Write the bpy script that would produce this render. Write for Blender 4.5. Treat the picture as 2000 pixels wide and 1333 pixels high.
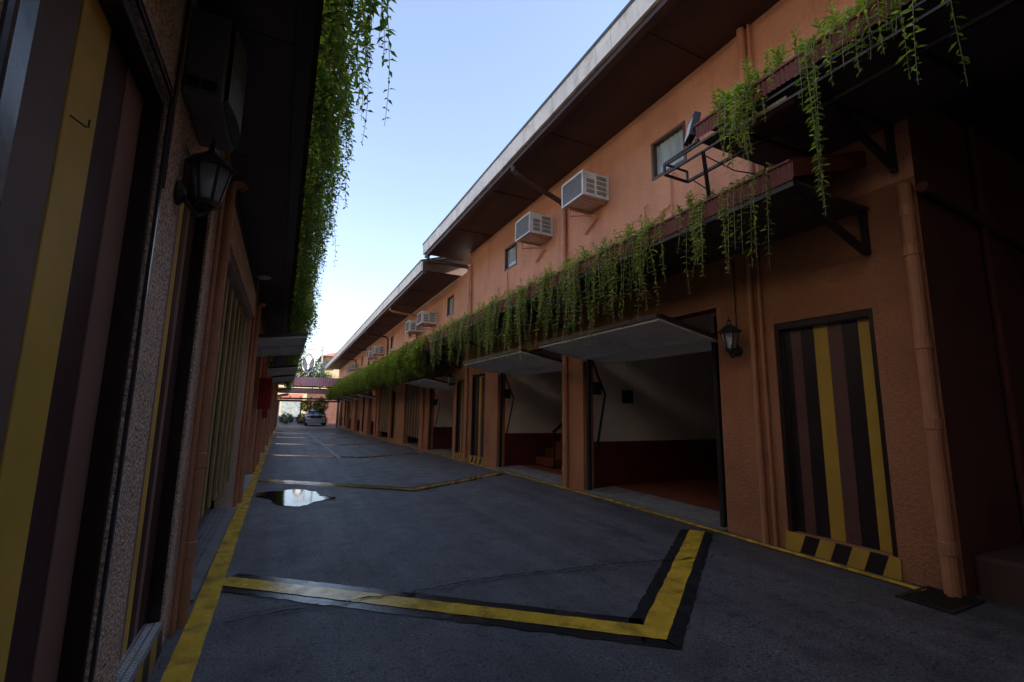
import bpy, bmesh, math, random
from mathutils import Vector, Matrix, Euler
R = math.radians
for o in list(bpy.data.objects): bpy.data.objects.remove(o)
S = bpy.context.scene
COL = S.collection

# ------------------------------------------------------------------ camera
cd = bpy.data.cameras.new('camera'); cam = bpy.data.objects.new('camera', cd); COL.objects.link(cam)
cd.sensor_width = 36.0; cd.lens = 16.11; cd.clip_start = 0.02; cd.clip_end = 2000
cam.matrix_world = Matrix(((0.8965, -0.0797, -0.4359, 0), (-0.4426, -0.1282, -0.8875, 0), (0.0148, 0.9886, -0.1502, 1.35), (0, 0, 0, 1)))
_q = cam.matrix_world.to_quaternion(); cam.matrix_world = Matrix.Translation((0, 0, 1.35)) @ _q.to_matrix().to_4x4()
S.camera = cam
S.render.resolution_x = 1024; S.render.resolution_y = 682

# ------------------------------------------------------------------ sky and sun
SUN_EL, SUN_AZ = 24.0, 118.0        # degrees; azimuth from +Y towards +X
W = bpy.data.worlds.new('World'); S.world = W; W.use_nodes = True
nt = W.node_tree; nt.nodes.clear()
sky = nt.nodes.new('ShaderNodeTexSky'); sky.sky_type = 'NISHITA'; sky.sun_disc = False
sky.sun_elevation = R(SUN_EL); sky.sun_rotation = R(SUN_AZ)
sky.air_density = 1.0; sky.dust_density = 0.5; sky.ozone_density = 1.6; sky.altitude = 50
bg = nt.nodes.new('ShaderNodeBackground'); bg.inputs['Strength'].default_value = 0.15
wo = nt.nodes.new('ShaderNodeOutputWorld')
hs = nt.nodes.new('ShaderNodeHueSaturation'); hs.inputs['Saturation'].default_value = 1.05
tn = nt.nodes.new('ShaderNodeMixRGB'); tn.blend_type = 'MULTIPLY'; tn.inputs[0].default_value = 1.0; tn.inputs[2].default_value = (1.08, 0.985, 1.0, 1)
gm = nt.nodes.new('ShaderNodeGamma'); gm.inputs['Gamma'].default_value = 0.75
nt.links.new(sky.outputs[0], gm.inputs['Color']); nt.links.new(gm.outputs[0], hs.inputs['Color']); nt.links.new(hs.outputs[0], tn.inputs[1]); nt.links.new(tn.outputs[0], bg.inputs['Color']); nt.links.new(bg.outputs[0], wo.inputs[0])
sd = bpy.data.lights.new('sun', 'SUN'); sd.energy = 5.0; sd.angle = R(0.6); sd.color = (1.0, 0.90, 0.76)
sun = bpy.data.objects.new('sun', sd); COL.objects.link(sun)
_d = Vector((math.sin(R(SUN_AZ)) * math.cos(R(SUN_EL)), math.cos(R(SUN_AZ)) * math.cos(R(SUN_EL)), math.sin(R(SUN_EL))))
sun.rotation_euler = _d.to_track_quat('Z', 'Y').to_euler(); sun.location = _d * 60
VS = S.view_settings
VS.view_transform = 'Standard'; VS.look = 'None'; VS.gamma = 1.0; VS.use_curve_mapping = False
VS.exposure = 1.92

# ------------------------------------------------------------------ materials
def srgb(r, g, b):
    f = lambda c: (c / 255 / 12.92) if c / 255 <= 0.04045 else ((c / 255 + 0.055) / 1.055) ** 2.4
    return (f(r), f(g), f(b))
MATS = {}
def mat(name, base, rough=0.6, var=0.15, vscale=3.0, bump=0.0, bscale=60.0, metal=0.0, spec=0.5, dirt=0.0, dirt_col=(0.03, 0.025, 0.02), dscale=1.2, fine=0.0, fscale=80.0, alpha=1.0, rvar=0.0, bdist=0.01, stretch=(1, 1, 1), coat=0.0, spots=0.0, streak=0.0, tracks=0.0):
    m = bpy.data.materials.new(name); m.use_nodes = True
    t = m.node_tree; n = t.nodes; n.clear(); L = t.links.new
    out = n.new('ShaderNodeOutputMaterial'); p = n.new('ShaderNodeBsdfPrincipled')
    L(p.outputs[0], out.inputs[0])
    g = n.new('ShaderNodeNewGeometry')
    mp = n.new('ShaderNodeMapping'); mp.inputs['Scale'].default_value = stretch
    L(g.outputs['Position'], mp.inputs[0]); pos = mp.outputs[0]
    def noise(scale, detail=4.0, rough_=0.55):
        x = n.new('ShaderNodeTexNoise'); x.inputs['Scale'].default_value = scale; x.noise_dimensions = '3D'
        x.inputs['Detail'].default_value = detail; x.inputs['Roughness'].default_value = rough_
        L(pos, x.inputs['Vector']); return x
    def ramp(sock, a, b, c0, c1):
        r = n.new('ShaderNodeMapRange'); r.inputs[1].default_value = a; r.inputs[2].default_value = b
        r.inputs[3].default_value = c0; r.inputs[4].default_value = c1; L(sock, r.inputs[0]); return r.outputs[0]
    col = n.new('ShaderNodeRGB'); col.outputs[0].default_value = (*base, 1); c = col.outputs[0]
    def mul(c, fac):
        x = n.new('ShaderNodeVectorMath'); x.operation = 'SCALE'; L(c, x.inputs[0]); L(fac, x.inputs['Scale']); return x.outputs[0]
    if var: c = mul(c, ramp(noise(vscale).outputs[0], 0.3, 0.7, 1 - var, 1 + var))
    if fine: c = mul(c, ramp(noise(fscale, 4.0, 0.75).outputs[0], 0.38, 0.62, 1 - fine, 1 + fine))
    if dirt:
        mx = n.new('ShaderNodeMix'); mx.data_type = 'RGBA'
        L(ramp(noise(dscale, 6.0, 0.65).outputs[0], 0.5, 0.72, 0, dirt), mx.inputs[0])
        L(c, mx.inputs[6]); mx.inputs[7].default_value = (*dirt_col, 1); c = mx.outputs[2]
    if streak:                                         # rain streaks running down the wall
        m2 = n.new('ShaderNodeMapping'); m2.inputs['Scale'].default_value = (5.5, 5.5, 0.45); L(g.outputs['Position'], m2.inputs[0])
        ns = n.new('ShaderNodeTexNoise'); ns.inputs['Scale'].default_value = 1.0; ns.inputs['Detail'].default_value = 6; ns.inputs['Roughness'].default_value = 0.65; L(m2.outputs[0], ns.inputs['Vector'])
        mk = noise(0.55, 2.0)
        a1 = n.new('ShaderNodeMath'); a1.operation = 'MULTIPLY'; L(ramp(ns.outputs[0], 0.50, 0.74, 0, 1), a1.inputs[0]); L(ramp(mk.outputs[0], 0.42, 0.62, 0.15, 1), a1.inputs[1])
        c = mul(c, ramp(a1.outputs[0], 0, 1, 1.0, 1 - streak))
    if tracks:                                         # tyre wear drawn out along the lane, plus oil drips
        m3 = n.new('ShaderNodeMapping'); m3.inputs['Scale'].default_value = (3.2, 0.16, 1); L(g.outputs['Position'], m3.inputs[0])
        n3 = n.new('ShaderNodeTexNoise'); n3.inputs['Scale'].default_value = 1.0; n3.inputs['Detail'].default_value = 5; n3.inputs['Roughness'].default_value = 0.6; L(m3.outputs[0], n3.inputs['Vector'])
        c = mul(c, ramp(n3.outputs[0], 0.36, 0.64, 1 - tracks, 1 + tracks))
        vo = n.new('ShaderNodeTexVoronoi'); vo.inputs['Scale'].default_value = 1.15; L(pos, vo.inputs['Vector'])
        nz = n.new('ShaderNodeMath'); nz.operation = 'MULTIPLY_ADD'; nz.inputs[1].default_value = 0.25; L(noise(14.0, 3.0).outputs[0], nz.inputs[0]); L(vo.outputs['Distance'], nz.inputs[2])
        c = mul(c, ramp(nz.outputs[0], 0.17, 0.24, 1 - 1.7 * tracks, 1.0))
    if spots:                                          # pits and grit picked out as sharp specks
        for sc_, a_, b_, tgt in ((20.0, 0.60, 0.64, 0.40), (34.0, 0.64, 0.67, 1.9), (6.0, 0.56, 0.70, 0.72), (1.6, 0.54, 0.64, 0.66)):
            c = mul(c, ramp(noise(sc_, 2.0, 0.7).outputs[0], a_, b_, 1.0, 1 - spots * (1 - tgt)))
    L(c, p.inputs['Base Color'])
    p.inputs['Roughness'].default_value = rough; p.inputs['Metallic'].default_value = metal
    p.inputs['Specular IOR Level'].default_value = spec
    p.inputs['Coat Weight'].default_value = coat; p.inputs['Coat Roughness'].default_value = 0.12
    if rvar: L(ramp(noise(vscale * 1.7, 5.0).outputs[0], 0.3, 0.7, max(0.02, rough - rvar), min(1, rough + rvar)), p.inputs['Roughness'])
    if bump:
        b = n.new('ShaderNodeBump'); b.inputs['Strength'].default_value = bump; b.inputs['Distance'].default_value = bdist
        L(noise(bscale, 3.0).outputs[0], b.inputs['Height']); L(b.outputs[0], p.inputs['Normal'])
    if alpha < 1: p.inputs['Alpha'].default_value = alpha
    MATS[name] = m
    return m
def glass_mat(name, tint=(0.8, 0.85, 0.85), rough=0.05):
    m = bpy.data.materials.new(name); m.use_nodes = True
    t = m.node_tree; n = t.nodes; n.clear()
    out = n.new('ShaderNodeOutputMaterial'); mix = n.new('ShaderNodeMixShader'); tr = n.new('ShaderNodeBsdfTransparent'); gl = n.new('ShaderNodeBsdfGlossy')
    lw = n.new('ShaderNodeLayerWeight'); lw.inputs[0].default_value = 0.5; pw = n.new('ShaderNodeMath'); pw.operation = 'POWER'; pw.inputs[1].default_value = 4.0
    t.links.new(lw.outputs['Facing'], pw.inputs[0]); fr = n.new('ShaderNodeMath'); fr.operation = 'MULTIPLY_ADD'; fr.inputs[1].default_value = 0.8; fr.inputs[2].default_value = 0.06; t.links.new(pw.outputs[0], fr.inputs[0])
    tr.inputs[0].default_value = (*tint, 1); gl.inputs['Roughness'].default_value = rough
    t.links.new(fr.outputs[0], mix.inputs[0]); t.links.new(tr.outputs[0], mix.inputs[1]); t.links.new(gl.outputs[0], mix.inputs[2]); t.links.new(mix.outputs[0], out.inputs[0])
    return m
def leaf_mat(name, c0, c1, c2):
    m = bpy.data.materials.new(name); m.use_nodes = True
    t = m.node_tree; n = t.nodes; n.clear(); L = t.links.new
    out = n.new('ShaderNodeOutputMaterial'); g = n.new('ShaderNodeNewGeometry')
    no = n.new('ShaderNodeTexNoise'); no.inputs['Scale'].default_value = 14; no.inputs['Detail'].default_value = 2; L(g.outputs['Position'], no.inputs['Vector'])
    wn = n.new('ShaderNodeAttribute'); wn.attribute_name = 'leaf_tone'
    ad = n.new('ShaderNodeMath'); ad.operation = 'MULTIPLY_ADD'; ad.inputs[1].default_value = 0.65; L(wn.outputs['Fac'], ad.inputs[0])
    sc = n.new('ShaderNodeMath'); sc.operation = 'MULTIPLY'; sc.inputs[1].default_value = 0.35; L(no.outputs[0], sc.inputs[0]); L(sc.outputs[0], ad.inputs[2])
    cr = n.new('ShaderNodeValToRGB'); e = cr.color_ramp.elements
    e[0].position = 0.13; e[0].color = (0.16, 0.10, 0.04, 1); e[1].position = 0.60; e[1].color = (*c1, 1); k = e.new(0.92); k.color = (*c2, 1); k = e.new(0.17); k.color = (*c0, 1)
    L(ad.outputs[0], cr.inputs[0])
    p = n.new('ShaderNodeBsdfPrincipled'); p.inputs['Roughness'].default_value = 0.42; L(cr.outputs[0], p.inputs['Base Color'])
    tl = n.new('ShaderNodeBsdfTranslucent'); gm = n.new('ShaderNodeMixRGB'); gm.blend_type = 'MULTIPLY'; gm.inputs[0].default_value = 1; gm.inputs[2].default_value = (1.5, 1.6, 0.6, 1)
    L(cr.outputs[0], gm.inputs[1]); L(gm.outputs[0], tl.inputs[0])
    mx = n.new('ShaderNodeMixShader'); mx.inputs[0].default_value = 0.62; L(p.outputs[0], mx.inputs[1]); L(tl.outputs[0], mx.inputs[2]); L(mx.outputs[0], out.inputs[0])
    return m

ORANGE = (0.62, 0.29, 0.165)
M = dict(
    asphalt=mat('asphalt', (0.115, 0.113, 0.122), 0.56, var=0.16, vscale=1.6, bump=0.8, bscale=110, fine=0.55, fscale=62, dirt=0.6, dirt_col=(0.050, 0.049, 0.052), dscale=1.3, rvar=0.10, bdist=0.010, spots=0.9, tracks=0.24),
    yellow_line=mat('yellow_line', (0.80, 0.50, 0.05), 0.24, var=0.16, vscale=5, bump=0.25, bscale=70, fine=0.18, fscale=90, dirt=0.75, dirt_col=(0.10, 0.07, 0.03), dscale=5.5, rvar=0.12, bdist=0.004),
    yellow_line_slick=mat('yellow_line_slick', (0.66, 0.44, 0.09), 0.12, var=0.16, vscale=5, fine=0.18, fscale=70, dirt=0.5, dirt_col=(0.14, 0.10, 0.05), dscale=5.5, spec=0.9, coat=0.8),
    black_line_slick=mat('black_line_slick', (0.035, 0.036, 0.040), 0.17, var=0.3, vscale=4, spec=0.7, coat=0.5, rvar=0.09),
    black_line=mat('black_line', (0.022, 0.023, 0.027), 0.22, var=0.3, vscale=4, bump=0.35, bscale=70, rvar=0.10, bdist=0.004, dirt=0.5, dirt_col=(0.07, 0.07, 0.075), dscale=6),
    white_line=mat('white_line', (0.20, 0.20, 0.20), 0.5, var=0.4, vscale=9, bump=0.3, bscale=95, dirt=0.9, dirt_col=(0.06, 0.06, 0.065), dscale=7),
    crack=mat('crack', (0.008, 0.008, 0.009), 0.9, var=0.2),
    water=mat('water', (0.012, 0.012, 0.013), 0.05, var=0, spec=0.6, bump=0.02, bscale=9, bdist=0.01),
    concrete=mat('concrete', (0.20, 0.19, 0.18), 0.7, var=0.2, vscale=4, bump=0.3, bscale=70, fine=0.15, dirt=0.6, dirt_col=(0.07, 0.065, 0.06), dscale=3),
    pale_concrete=mat('pale_concrete', (0.42, 0.42, 0.43), 0.35, var=0.2, vscale=5, bump=0.3, bscale=70, dirt=0.5, dirt_col=(0.15, 0.15, 0.15), dscale=6),
    plate=mat('plate', (0.30, 0.30, 0.31), 0.42, var=0.2, vscale=5, metal=0.35, dirt=0.6, dirt_col=(0.06, 0.055, 0.05), dscale=8),
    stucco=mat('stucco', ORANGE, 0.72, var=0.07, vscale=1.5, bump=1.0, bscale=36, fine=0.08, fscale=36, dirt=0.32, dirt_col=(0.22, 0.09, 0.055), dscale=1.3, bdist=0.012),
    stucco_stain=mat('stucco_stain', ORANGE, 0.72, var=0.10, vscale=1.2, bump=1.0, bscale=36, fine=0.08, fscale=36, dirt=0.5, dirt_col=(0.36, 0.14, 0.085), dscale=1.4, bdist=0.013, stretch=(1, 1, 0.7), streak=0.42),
    stucco_low_shade=mat('stucco_low_shade', (0.45, 0.195, 0.10), 0.74, var=0.12, vscale=1.1, bump=1.0, bscale=36, fine=0.10, fscale=36, dirt=0.55, dirt_col=(0.24, 0.105, 0.065), dscale=1.2, bdist=0.013, streak=0.35),  # browner grimy lower storey, with shade under the canopy mixed into its colour
    pebble=mat('pebble', (0.86, 0.62, 0.46), 0.75, var=0.1, vscale=2, bump=1.0, bscale=75, fine=0.62, fscale=75, bdist=0.03),
    cream=mat('cream', (0.44, 0.33, 0.18), 0.75, var=0.1, bump=0.3, bscale=40, dirt=0.3, dirt_col=(0.25, 0.18, 0.1)),
    pipe=mat('pipe', (0.52, 0.24, 0.13), 0.5, var=0.1, vscale=4, dirt=0.4, dirt_col=(0.25, 0.11, 0.06), dscale=5),
    soffit=mat('soffit', (0.055, 0.024, 0.022), 0.6, var=0.2, vscale=2, bump=0.15, bscale=30),
    soffit_dark=mat('soffit_dark', (0.085, 0.060, 0.075), 0.6, var=0.2, vscale=2, bump=0.1, bscale=30),
    brown_trim=mat('brown_trim', (0.055, 0.027, 0.022), 0.5, var=0.25, vscale=3, dirt=0.3),
    fascia=mat('fascia', (0.80, 0.74, 0.66), 0.55, var=0.10, vscale=3, dirt=0.6, dirt_col=(0.30, 0.21, 0.14), dscale=2.6, bump=0.1, bscale=20, streak=0.4),
    roof_edge=mat('roof_edge', (0.04, 0.045, 0.05), 0.5, var=0.2),
    maroon_sheet=mat('maroon_sheet', (0.17, 0.036, 0.026), 0.6, var=0.25, vscale=4, dirt=0.5, dirt_col=(0.06, 0.022, 0.018), dscale=4),
    plum_roof=mat('plum_roof', (0.32, 0.095, 0.095), 0.42, var=0.25, vscale=2.5, dirt=0.4, dirt_col=(0.12, 0.04, 0.05), dscale=2),
    black_steel=mat('black_steel', (0.018, 0.016, 0.017), 0.45, var=0.25, vscale=8),
    frame_dark=mat('frame_dark', (0.030, 0.017, 0.014), 0.32, var=0.2, vscale=4),
    frame_glossy=mat('frame_glossy', (0.05, 0.05, 0.06), 0.2, var=0.25, vscale=6, bump=0.1, bscale=12),
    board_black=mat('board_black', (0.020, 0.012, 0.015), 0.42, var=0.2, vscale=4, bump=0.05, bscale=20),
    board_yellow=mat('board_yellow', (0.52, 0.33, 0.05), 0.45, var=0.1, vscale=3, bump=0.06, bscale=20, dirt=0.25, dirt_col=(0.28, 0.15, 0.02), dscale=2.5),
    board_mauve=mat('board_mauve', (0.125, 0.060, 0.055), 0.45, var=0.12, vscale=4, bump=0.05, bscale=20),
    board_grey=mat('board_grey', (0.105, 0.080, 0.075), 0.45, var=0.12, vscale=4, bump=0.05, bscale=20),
    pboard_yellow=mat('pboard_yellow', (0.82, 0.54, 0.10), 0.6, var=0.09, vscale=3, bump=0.08, bscale=20, dirt=0.35, dirt_col=(0.46, 0.28, 0.06), dscale=2.0, spec=0.25, streak=0.15),  # left-door copies of the board paints, lightened to make up for missing light
    pboard_mauve=mat('pboard_mauve', (0.33, 0.19, 0.15), 0.6, var=0.12, vscale=4, bump=0.06, bscale=20, spec=0.2, streak=0.2),
    pboard_grey=mat('pboard_grey', (0.235, 0.165, 0.135), 0.6, var=0.12, vscale=4, bump=0.06, bscale=20, spec=0.2, streak=0.2),
    pboard_black=mat('pboard_black', (0.085, 0.042, 0.042), 0.6, var=0.15, vscale=4, bump=0.06, bscale=20, spec=0.2),
    upper_wall=mat('upper_wall', (0.20, 0.165, 0.14), 0.8, var=0.1, bump=0.4, bscale=48),
    board_dull=mat('board_dull', (0.40, 0.29, 0.12), 0.5, var=0.15, vscale=4, dirt=0.4, dirt_col=(0.16, 0.12, 0.06)),
    board_olive=mat('board_olive', (0.27, 0.235, 0.205), 0.5, var=0.15, vscale=4, dirt=0.3, dirt_col=(0.09, 0.08, 0.05)),
    board_tan=mat('board_tan', (0.30, 0.18, 0.085), 0.5, var=0.15, vscale=4, dirt=0.3, dirt_col=(0.12, 0.08, 0.04)),
    room_white=mat('room_white', (0.74, 0.73, 0.67), 0.8, var=0.1, vscale=1.5, dirt=0.25, dirt_col=(0.25, 0.23, 0.2)),
    room_maroon=mat('room_maroon', (0.12, 0.018, 0.018), 0.55, var=0.15, vscale=2),
    room_floor=mat('room_floor', (0.23, 0.075, 0.045), 0.5, var=0.2, vscale=3),
    panel_white=mat('panel_white', (0.86, 0.86, 0.83), 0.55, var=0.08, vscale=2, dirt=0.3, dirt_col=(0.3, 0.3, 0.28), dscale=2),
    ac_white=mat('ac_white', (0.66, 0.66, 0.63), 0.45, var=0.06, vscale=5, dirt=0.55, dirt_col=(0.30, 0.22, 0.15), dscale=6, streak=0.3),
    ac_dark=mat('ac_dark', (0.13, 0.14, 0.15), 0.5, var=0.2, vscale=30),
    ac_old=mat('ac_old', (0.15, 0.15, 0.16), 0.5, var=0.2, vscale=6, dirt=0.4, dirt_col=(0.03, 0.03, 0.03), dscale=6),
    blue_tag=mat('blue_tag', (0.03, 0.05, 0.35), 0.4, var=0),
    window_frame=mat('window_frame', (0.10, 0.045, 0.03), 0.45, var=0.2, vscale=8),
    window_pane=mat('window_pane', (0.12, 0.16, 0.17), 0.08, var=0.15, vscale=3, spec=0.8),
    curtain=mat('curtain', (0.60, 0.63, 0.62), 0.8, var=0.2, vscale=12, stretch=(1, 1, 0.1)),
    lantern_metal=mat('lantern_metal', (0.030, 0.030, 0.034), 0.38, var=0.3, vscale=30),
    bulb=mat('bulb', (0.85, 0.85, 0.83), 0.25, var=0),
    lamp_white=mat('lamp_white', (0.75, 0.75, 0.74), 0.4, var=0.05),
    sign_red=mat('sign_red', (0.33, 0.006, 0.014), 0.5, var=0.08, vscale=6),
    sign_dark=mat('sign_dark', (0.055, 0.065, 0.08), 0.45, var=0.15, vscale=3),
    sign_white=mat('sign_white', (0.66, 0.70, 0.76), 0.45, var=0.08, vscale=4),
    sign_blue=mat('sign_blue', (0.03, 0.12, 0.40), 0.45, var=0),
    post_grey=mat('post_grey', (0.22, 0.22, 0.20), 0.55, var=0.2, vscale=6),
    shutter=mat('shutter', (0.20, 0.24, 0.26), 0.5, var=0.35, vscale=3, dirt=0.4, dirt_col=(0.3, 0.34, 0.36), dscale=2.5),
    red_brick=mat('red_brick', (0.10, 0.04, 0.03), 0.8, var=0.3, vscale=4),
    car_silver=mat('car_silver', (0.46, 0.50, 0.54), 0.28, var=0.03, metal=0.55, coat=0.6),
    car_glass=mat('car_glass', (0.012, 0.018, 0.024), 0.06, var=0, spec=0.8),
    car_black=mat('car_black', (0.014, 0.014, 0.016), 0.5, var=0.1),
    car_light=mat('car_light', (0.45, 0.05, 0.05), 0.2, var=0),
    rubber=mat('rubber', (0.015, 0.015, 0.015), 0.8, var=0.1),
    chrome=mat('chrome', (0.65, 0.67, 0.7), 0.2, metal=1.0, var=0),
    plate_white=mat('plate_white', (0.38, 0.38, 0.6), 0.4, var=0.1, vscale=20),
    bark=mat('bark', (0.10, 0.075, 0.05), 0.85, var=0.3, vscale=9, bump=0.5, bscale=40),
    vine_stem=mat('vine_stem', (0.30, 0.27, 0.17), 0.7, var=0.25, vscale=9),
    cable=mat('cable', (0.012, 0.012, 0.012), 0.5, var=0),
    plaster_grey=mat('plaster_grey', (0.09, 0.055, 0.048), 0.85, var=0.2, vscale=2, bump=0.4, bscale=30),
    dark_wall=mat('dark_wall', (0.12, 0.042, 0.034), 0.85, var=0.2, vscale=2, bump=0.4, bscale=40),
    plaster_tan=mat('plaster_tan', (0.32, 0.24, 0.16), 0.85, var=0.15, dirt=0.3, dirt_col=(0.18, 0.13, 0.09)),
    tile_red=mat('tile_red', (0.33, 0.11, 0.08), 0.6, var=0.2, vscale=3),
    glass=glass_mat('glass'), lantern_glass=mat('lantern_glass', (0.62, 0.65, 0.70), 0.18, var=0.1, vscale=20, alpha=0.38),
    leaf=leaf_mat('leaf', (0.06, 0.11, 0.024), (0.19, 0.28, 0.055), (0.42, 0.46, 0.14)),
    leaf_pale=leaf_mat('leaf_pale', (0.06, 0.11, 0.02), (0.21, 0.27, 0.05), (0.48, 0.47, 0.15)),
    leaf_dark=leaf_mat('leaf_dark', (0.012, 0.030, 0.010), (0.030, 0.060, 0.018), (0.06, 0.10, 0.03)),
    leaf_yellow=leaf_mat('leaf_yellow', (0.07, 0.09, 0.015), (0.15, 0.17, 0.03), (0.25, 0.25, 0.05)),
    petal=leaf_mat('petal', (0.20, 0.16, 0.15), (0.38, 0.30, 0.30), (0.55, 0.48, 0.48)),
)

# ------------------------------------------------------------------ helpers
def gz(y):
    if y < 6: return 0.0
    if y < 33: return -0.0115 * (y - 6)
    return -0.31
class MB:
    def __init__(s): s.v = []; s.f = []; s.tone = None
    def add(s, vs, fs):
        k = len(s.v); s.v += [tuple(p) for p in vs]; s.f += [tuple(i + k for i in f) for f in fs]; return s
    def box(s, x0, x1, y0, y1, z0, z1):
        return s.add([(x0, y0, z0), (x1, y0, z0), (x1, y1, z0), (x0, y1, z0), (x0, y0, z1), (x1, y0, z1), (x1, y1, z1), (x0, y1, z1)],
                     [(0, 3, 2, 1), (4, 5, 6, 7), (0, 1, 5, 4), (1, 2, 6, 5), (2, 3, 7, 6), (3, 0, 4, 7)])
    def quad(s, a, b, c, d): return s.add([a, b, c, d], [(0, 1, 2, 3)])
    def hexa(s, p): return s.add(p, [(0, 3, 2, 1), (4, 5, 6, 7), (0, 1, 5, 4), (1, 2, 6, 5), (2, 3, 7, 6), (3, 0, 4, 7)])
    def bar(s, a, b, w, h=None):                     # rectangular bar between two points
        a = Vector(a); b = Vector(b); h = h or w; d = (b - a).normalized()
        u = d.cross(Vector((0, 0, 1)))
        if u.length < 1e-3: u = Vector((1, 0, 0))
        u.normalize(); n = u.cross(d)
        p = [q + u * sx * w / 2 + n * sz * h / 2 for q in (a, b) for sx, sz in ((-1, -1), (1, -1), (1, 1), (-1, 1))]
        return s.add(p, [(0, 1, 2, 3), (7, 6, 5, 4), (0, 4, 5, 1), (1, 5, 6, 2), (2, 6, 7, 3), (3, 7, 4, 0)])
    def tube(s, pts, r, seg=10, cap=True):
        pts = [Vector(p) for p in pts]; n = len(pts); rr = r if isinstance(r, (list, tuple)) else [r] * n
        k = len(s.v); prev = None
        for i, p in enumerate(pts):
            d = (pts[min(i + 1, n - 1)] - pts[max(i - 1, 0)]).normalized()
            if prev is None: u = d.orthogonal().normalized()
            else:
                u = prev - d * prev.dot(d)
                u = u.normalized() if u.length > 1e-5 else d.orthogonal().normalized()
            prev = u; w = d.cross(u)
            for j in range(seg):
                a = 2 * math.pi * j / seg; s.v.append(tuple(p + (u * math.cos(a) + w * math.sin(a)) * rr[i]))
        for i in range(n - 1):
            for j in range(seg):
                a = k + i * seg + j; b = k + i * seg + (j + 1) % seg; s.f.append((a, b, b + seg, a + seg))
        if cap and seg > 3:
            s.f.append(tuple(k + j for j in reversed(range(seg)))); s.f.append(tuple(k + (n - 1) * seg + j for j in range(seg)))
        return s
    def lathe(s, prof, c, seg=12, axis='z'):
        k = len(s.v); n = len(prof)
        for r, h in prof:
            for j in range(seg):
                a = 2 * math.pi * j / seg
                p = (r * math.cos(a), r * math.sin(a), h)
                if axis == 'x': p = (h, r * math.cos(a), r * math.sin(a))
                if axis == 'y': p = (r * math.cos(a), h, r * math.sin(a))
                s.v.append((p[0] + c[0], p[1] + c[1], p[2] + c[2]))
        for i in range(n - 1):
            for j in range(seg):
                a = k + i * seg + j; b = k + i * seg + (j + 1) % seg; s.f.append((a, b, b + seg, a + seg))
        s.f.append(tuple(k + j for j in reversed(range(seg)))); s.f.append(tuple(k + (n - 1) * seg + j for j in range(seg)))
        return s
    def mesh(s, name, org=(0, 0, 0), smooth=False):
        me = bpy.data.meshes.new(name)
        me.from_pydata([(x - org[0], y - org[1], z - org[2]) for x, y, z in s.v], [], s.f); me.update()
        if smooth: me.polygons.foreach_set('use_smooth', [True] * len(me.polygons))
        if s.tone is not None:
            at = me.attributes.new('leaf_tone', 'FLOAT', 'FACE'); at.data.foreach_set('value', s.tone)
        return me
def tag(o, label=None, cat=None, group=None, kind=None):
    if label: o['label'] = label
    if cat: o['category'] = cat
    if group: o['group'] = group
    if kind: o['kind'] = kind
    return o
def wloc(p):
    v = Vector((0, 0, 0))
    while p is not None: v = v + p.location; p = p.parent
    return v
def build(mb, name, m, parent=None, org=None, bevel=0, smooth=False, kind=None, seg=2):
    if org is None: org = wloc(parent) if parent else Vector((0, 0, 0))
    me = mb.mesh(name, org, smooth); me.materials.append(M[m] if isinstance(m, str) else m)
    o = bpy.data.objects.new(name, me); COL.objects.link(o)
    if parent: o.parent = parent; o.location = Vector(org) - wloc(parent)
    else: o.location = org
    if bevel:
        b = o.modifiers.new('bevel', 'BEVEL'); b.width = bevel; b.segments = seg; b.limit_method = 'ANGLE'
    if smooth:
        pass
    if kind: o['kind'] = kind
    return o
def empty(name, loc, label=None, cat=None, group=None):
    o = bpy.data.objects.new(name, None); COL.objects.link(o); o.location = loc; o.empty_display_size = 0.2
    return tag(o, label, cat, group)
def copy_tree(o, off, parent=None):
    c = o.copy(); COL.objects.link(c)
    if parent: c.parent = parent
    else: c.location = o.location + Vector(off)
    for ch in list(o.children): copy_tree(ch, off, c)
    return c
def facade(mb, x, y0, y1, z0, z1, holes, depth, side, ztop=None):
    """wall sheet in the plane X = x with rectangular openings and their reveals; side = -1 faces -X (reveals run to +X)"""
    ys = sorted({y0, y1} | {v for h in holes for v in h[:2]}); zs = sorted({z0, z1} | {v for h in holes for v in h[2:4]})
    ins = lambda y, z: any(h[0] < y < h[1] and h[2] < z < h[3] for h in holes)
    T = ztop or (lambda y: 0)
    zz = lambda y, z: z + (T(y) if z == z1 else 0)
    for a, b in zip(ys, ys[1:]):
        for c, d in zip(zs, zs[1:]):
            if ins((a + b) / 2, (c + d) / 2): continue
            q = [(x, a, zz(a, c)), (x, b, zz(b, c)), (x, b, zz(b, d)), (x, a, zz(a, d))]
            mb.quad(*(q[::-1] if side < 0 else q))
    X = x - side * depth
    for (a, b, c, d) in holes:
        mb.quad((x, a, c), (X, a, c), (X, a, d), (x, a, d)); mb.quad((x, b, c), (x, b, d), (X, b, d), (X, b, c))
        mb.quad((x, a, d), (X, a, d), (X, b, d), (x, b, d)); mb.quad((x, a, c), (x, b, c), (X, b, c), (X, a, c))
rnd = random.Random(7)

# ------------------------------------------------------------------ ground and markings
g = MB(); ysec = [-60, -5, 0, 2, 4, 6, 9, 12, 15, 18, 21, 24, 27, 30, 33, 45, 60, 90, 300]; xsec = [-120, -8, -3, -0.6, 0, 1, 2, 3, 4, 5, 6, 8, 12, 40, 160]
for y in ysec:
    for x in xsec: g.v.append((x, y, gz(y)))
nx = len(xsec)
for i in range(len(ysec) - 1):
    for j in range(nx - 1): g.f.append((i * nx + j, i * nx + j + 1, (i + 1) * nx + j + 1, (i + 1) * nx + j))
ground = tag(build(g, 'road', 'asphalt'), 'dark worn asphalt lane between the two rows of garages', kind='structure')

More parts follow.
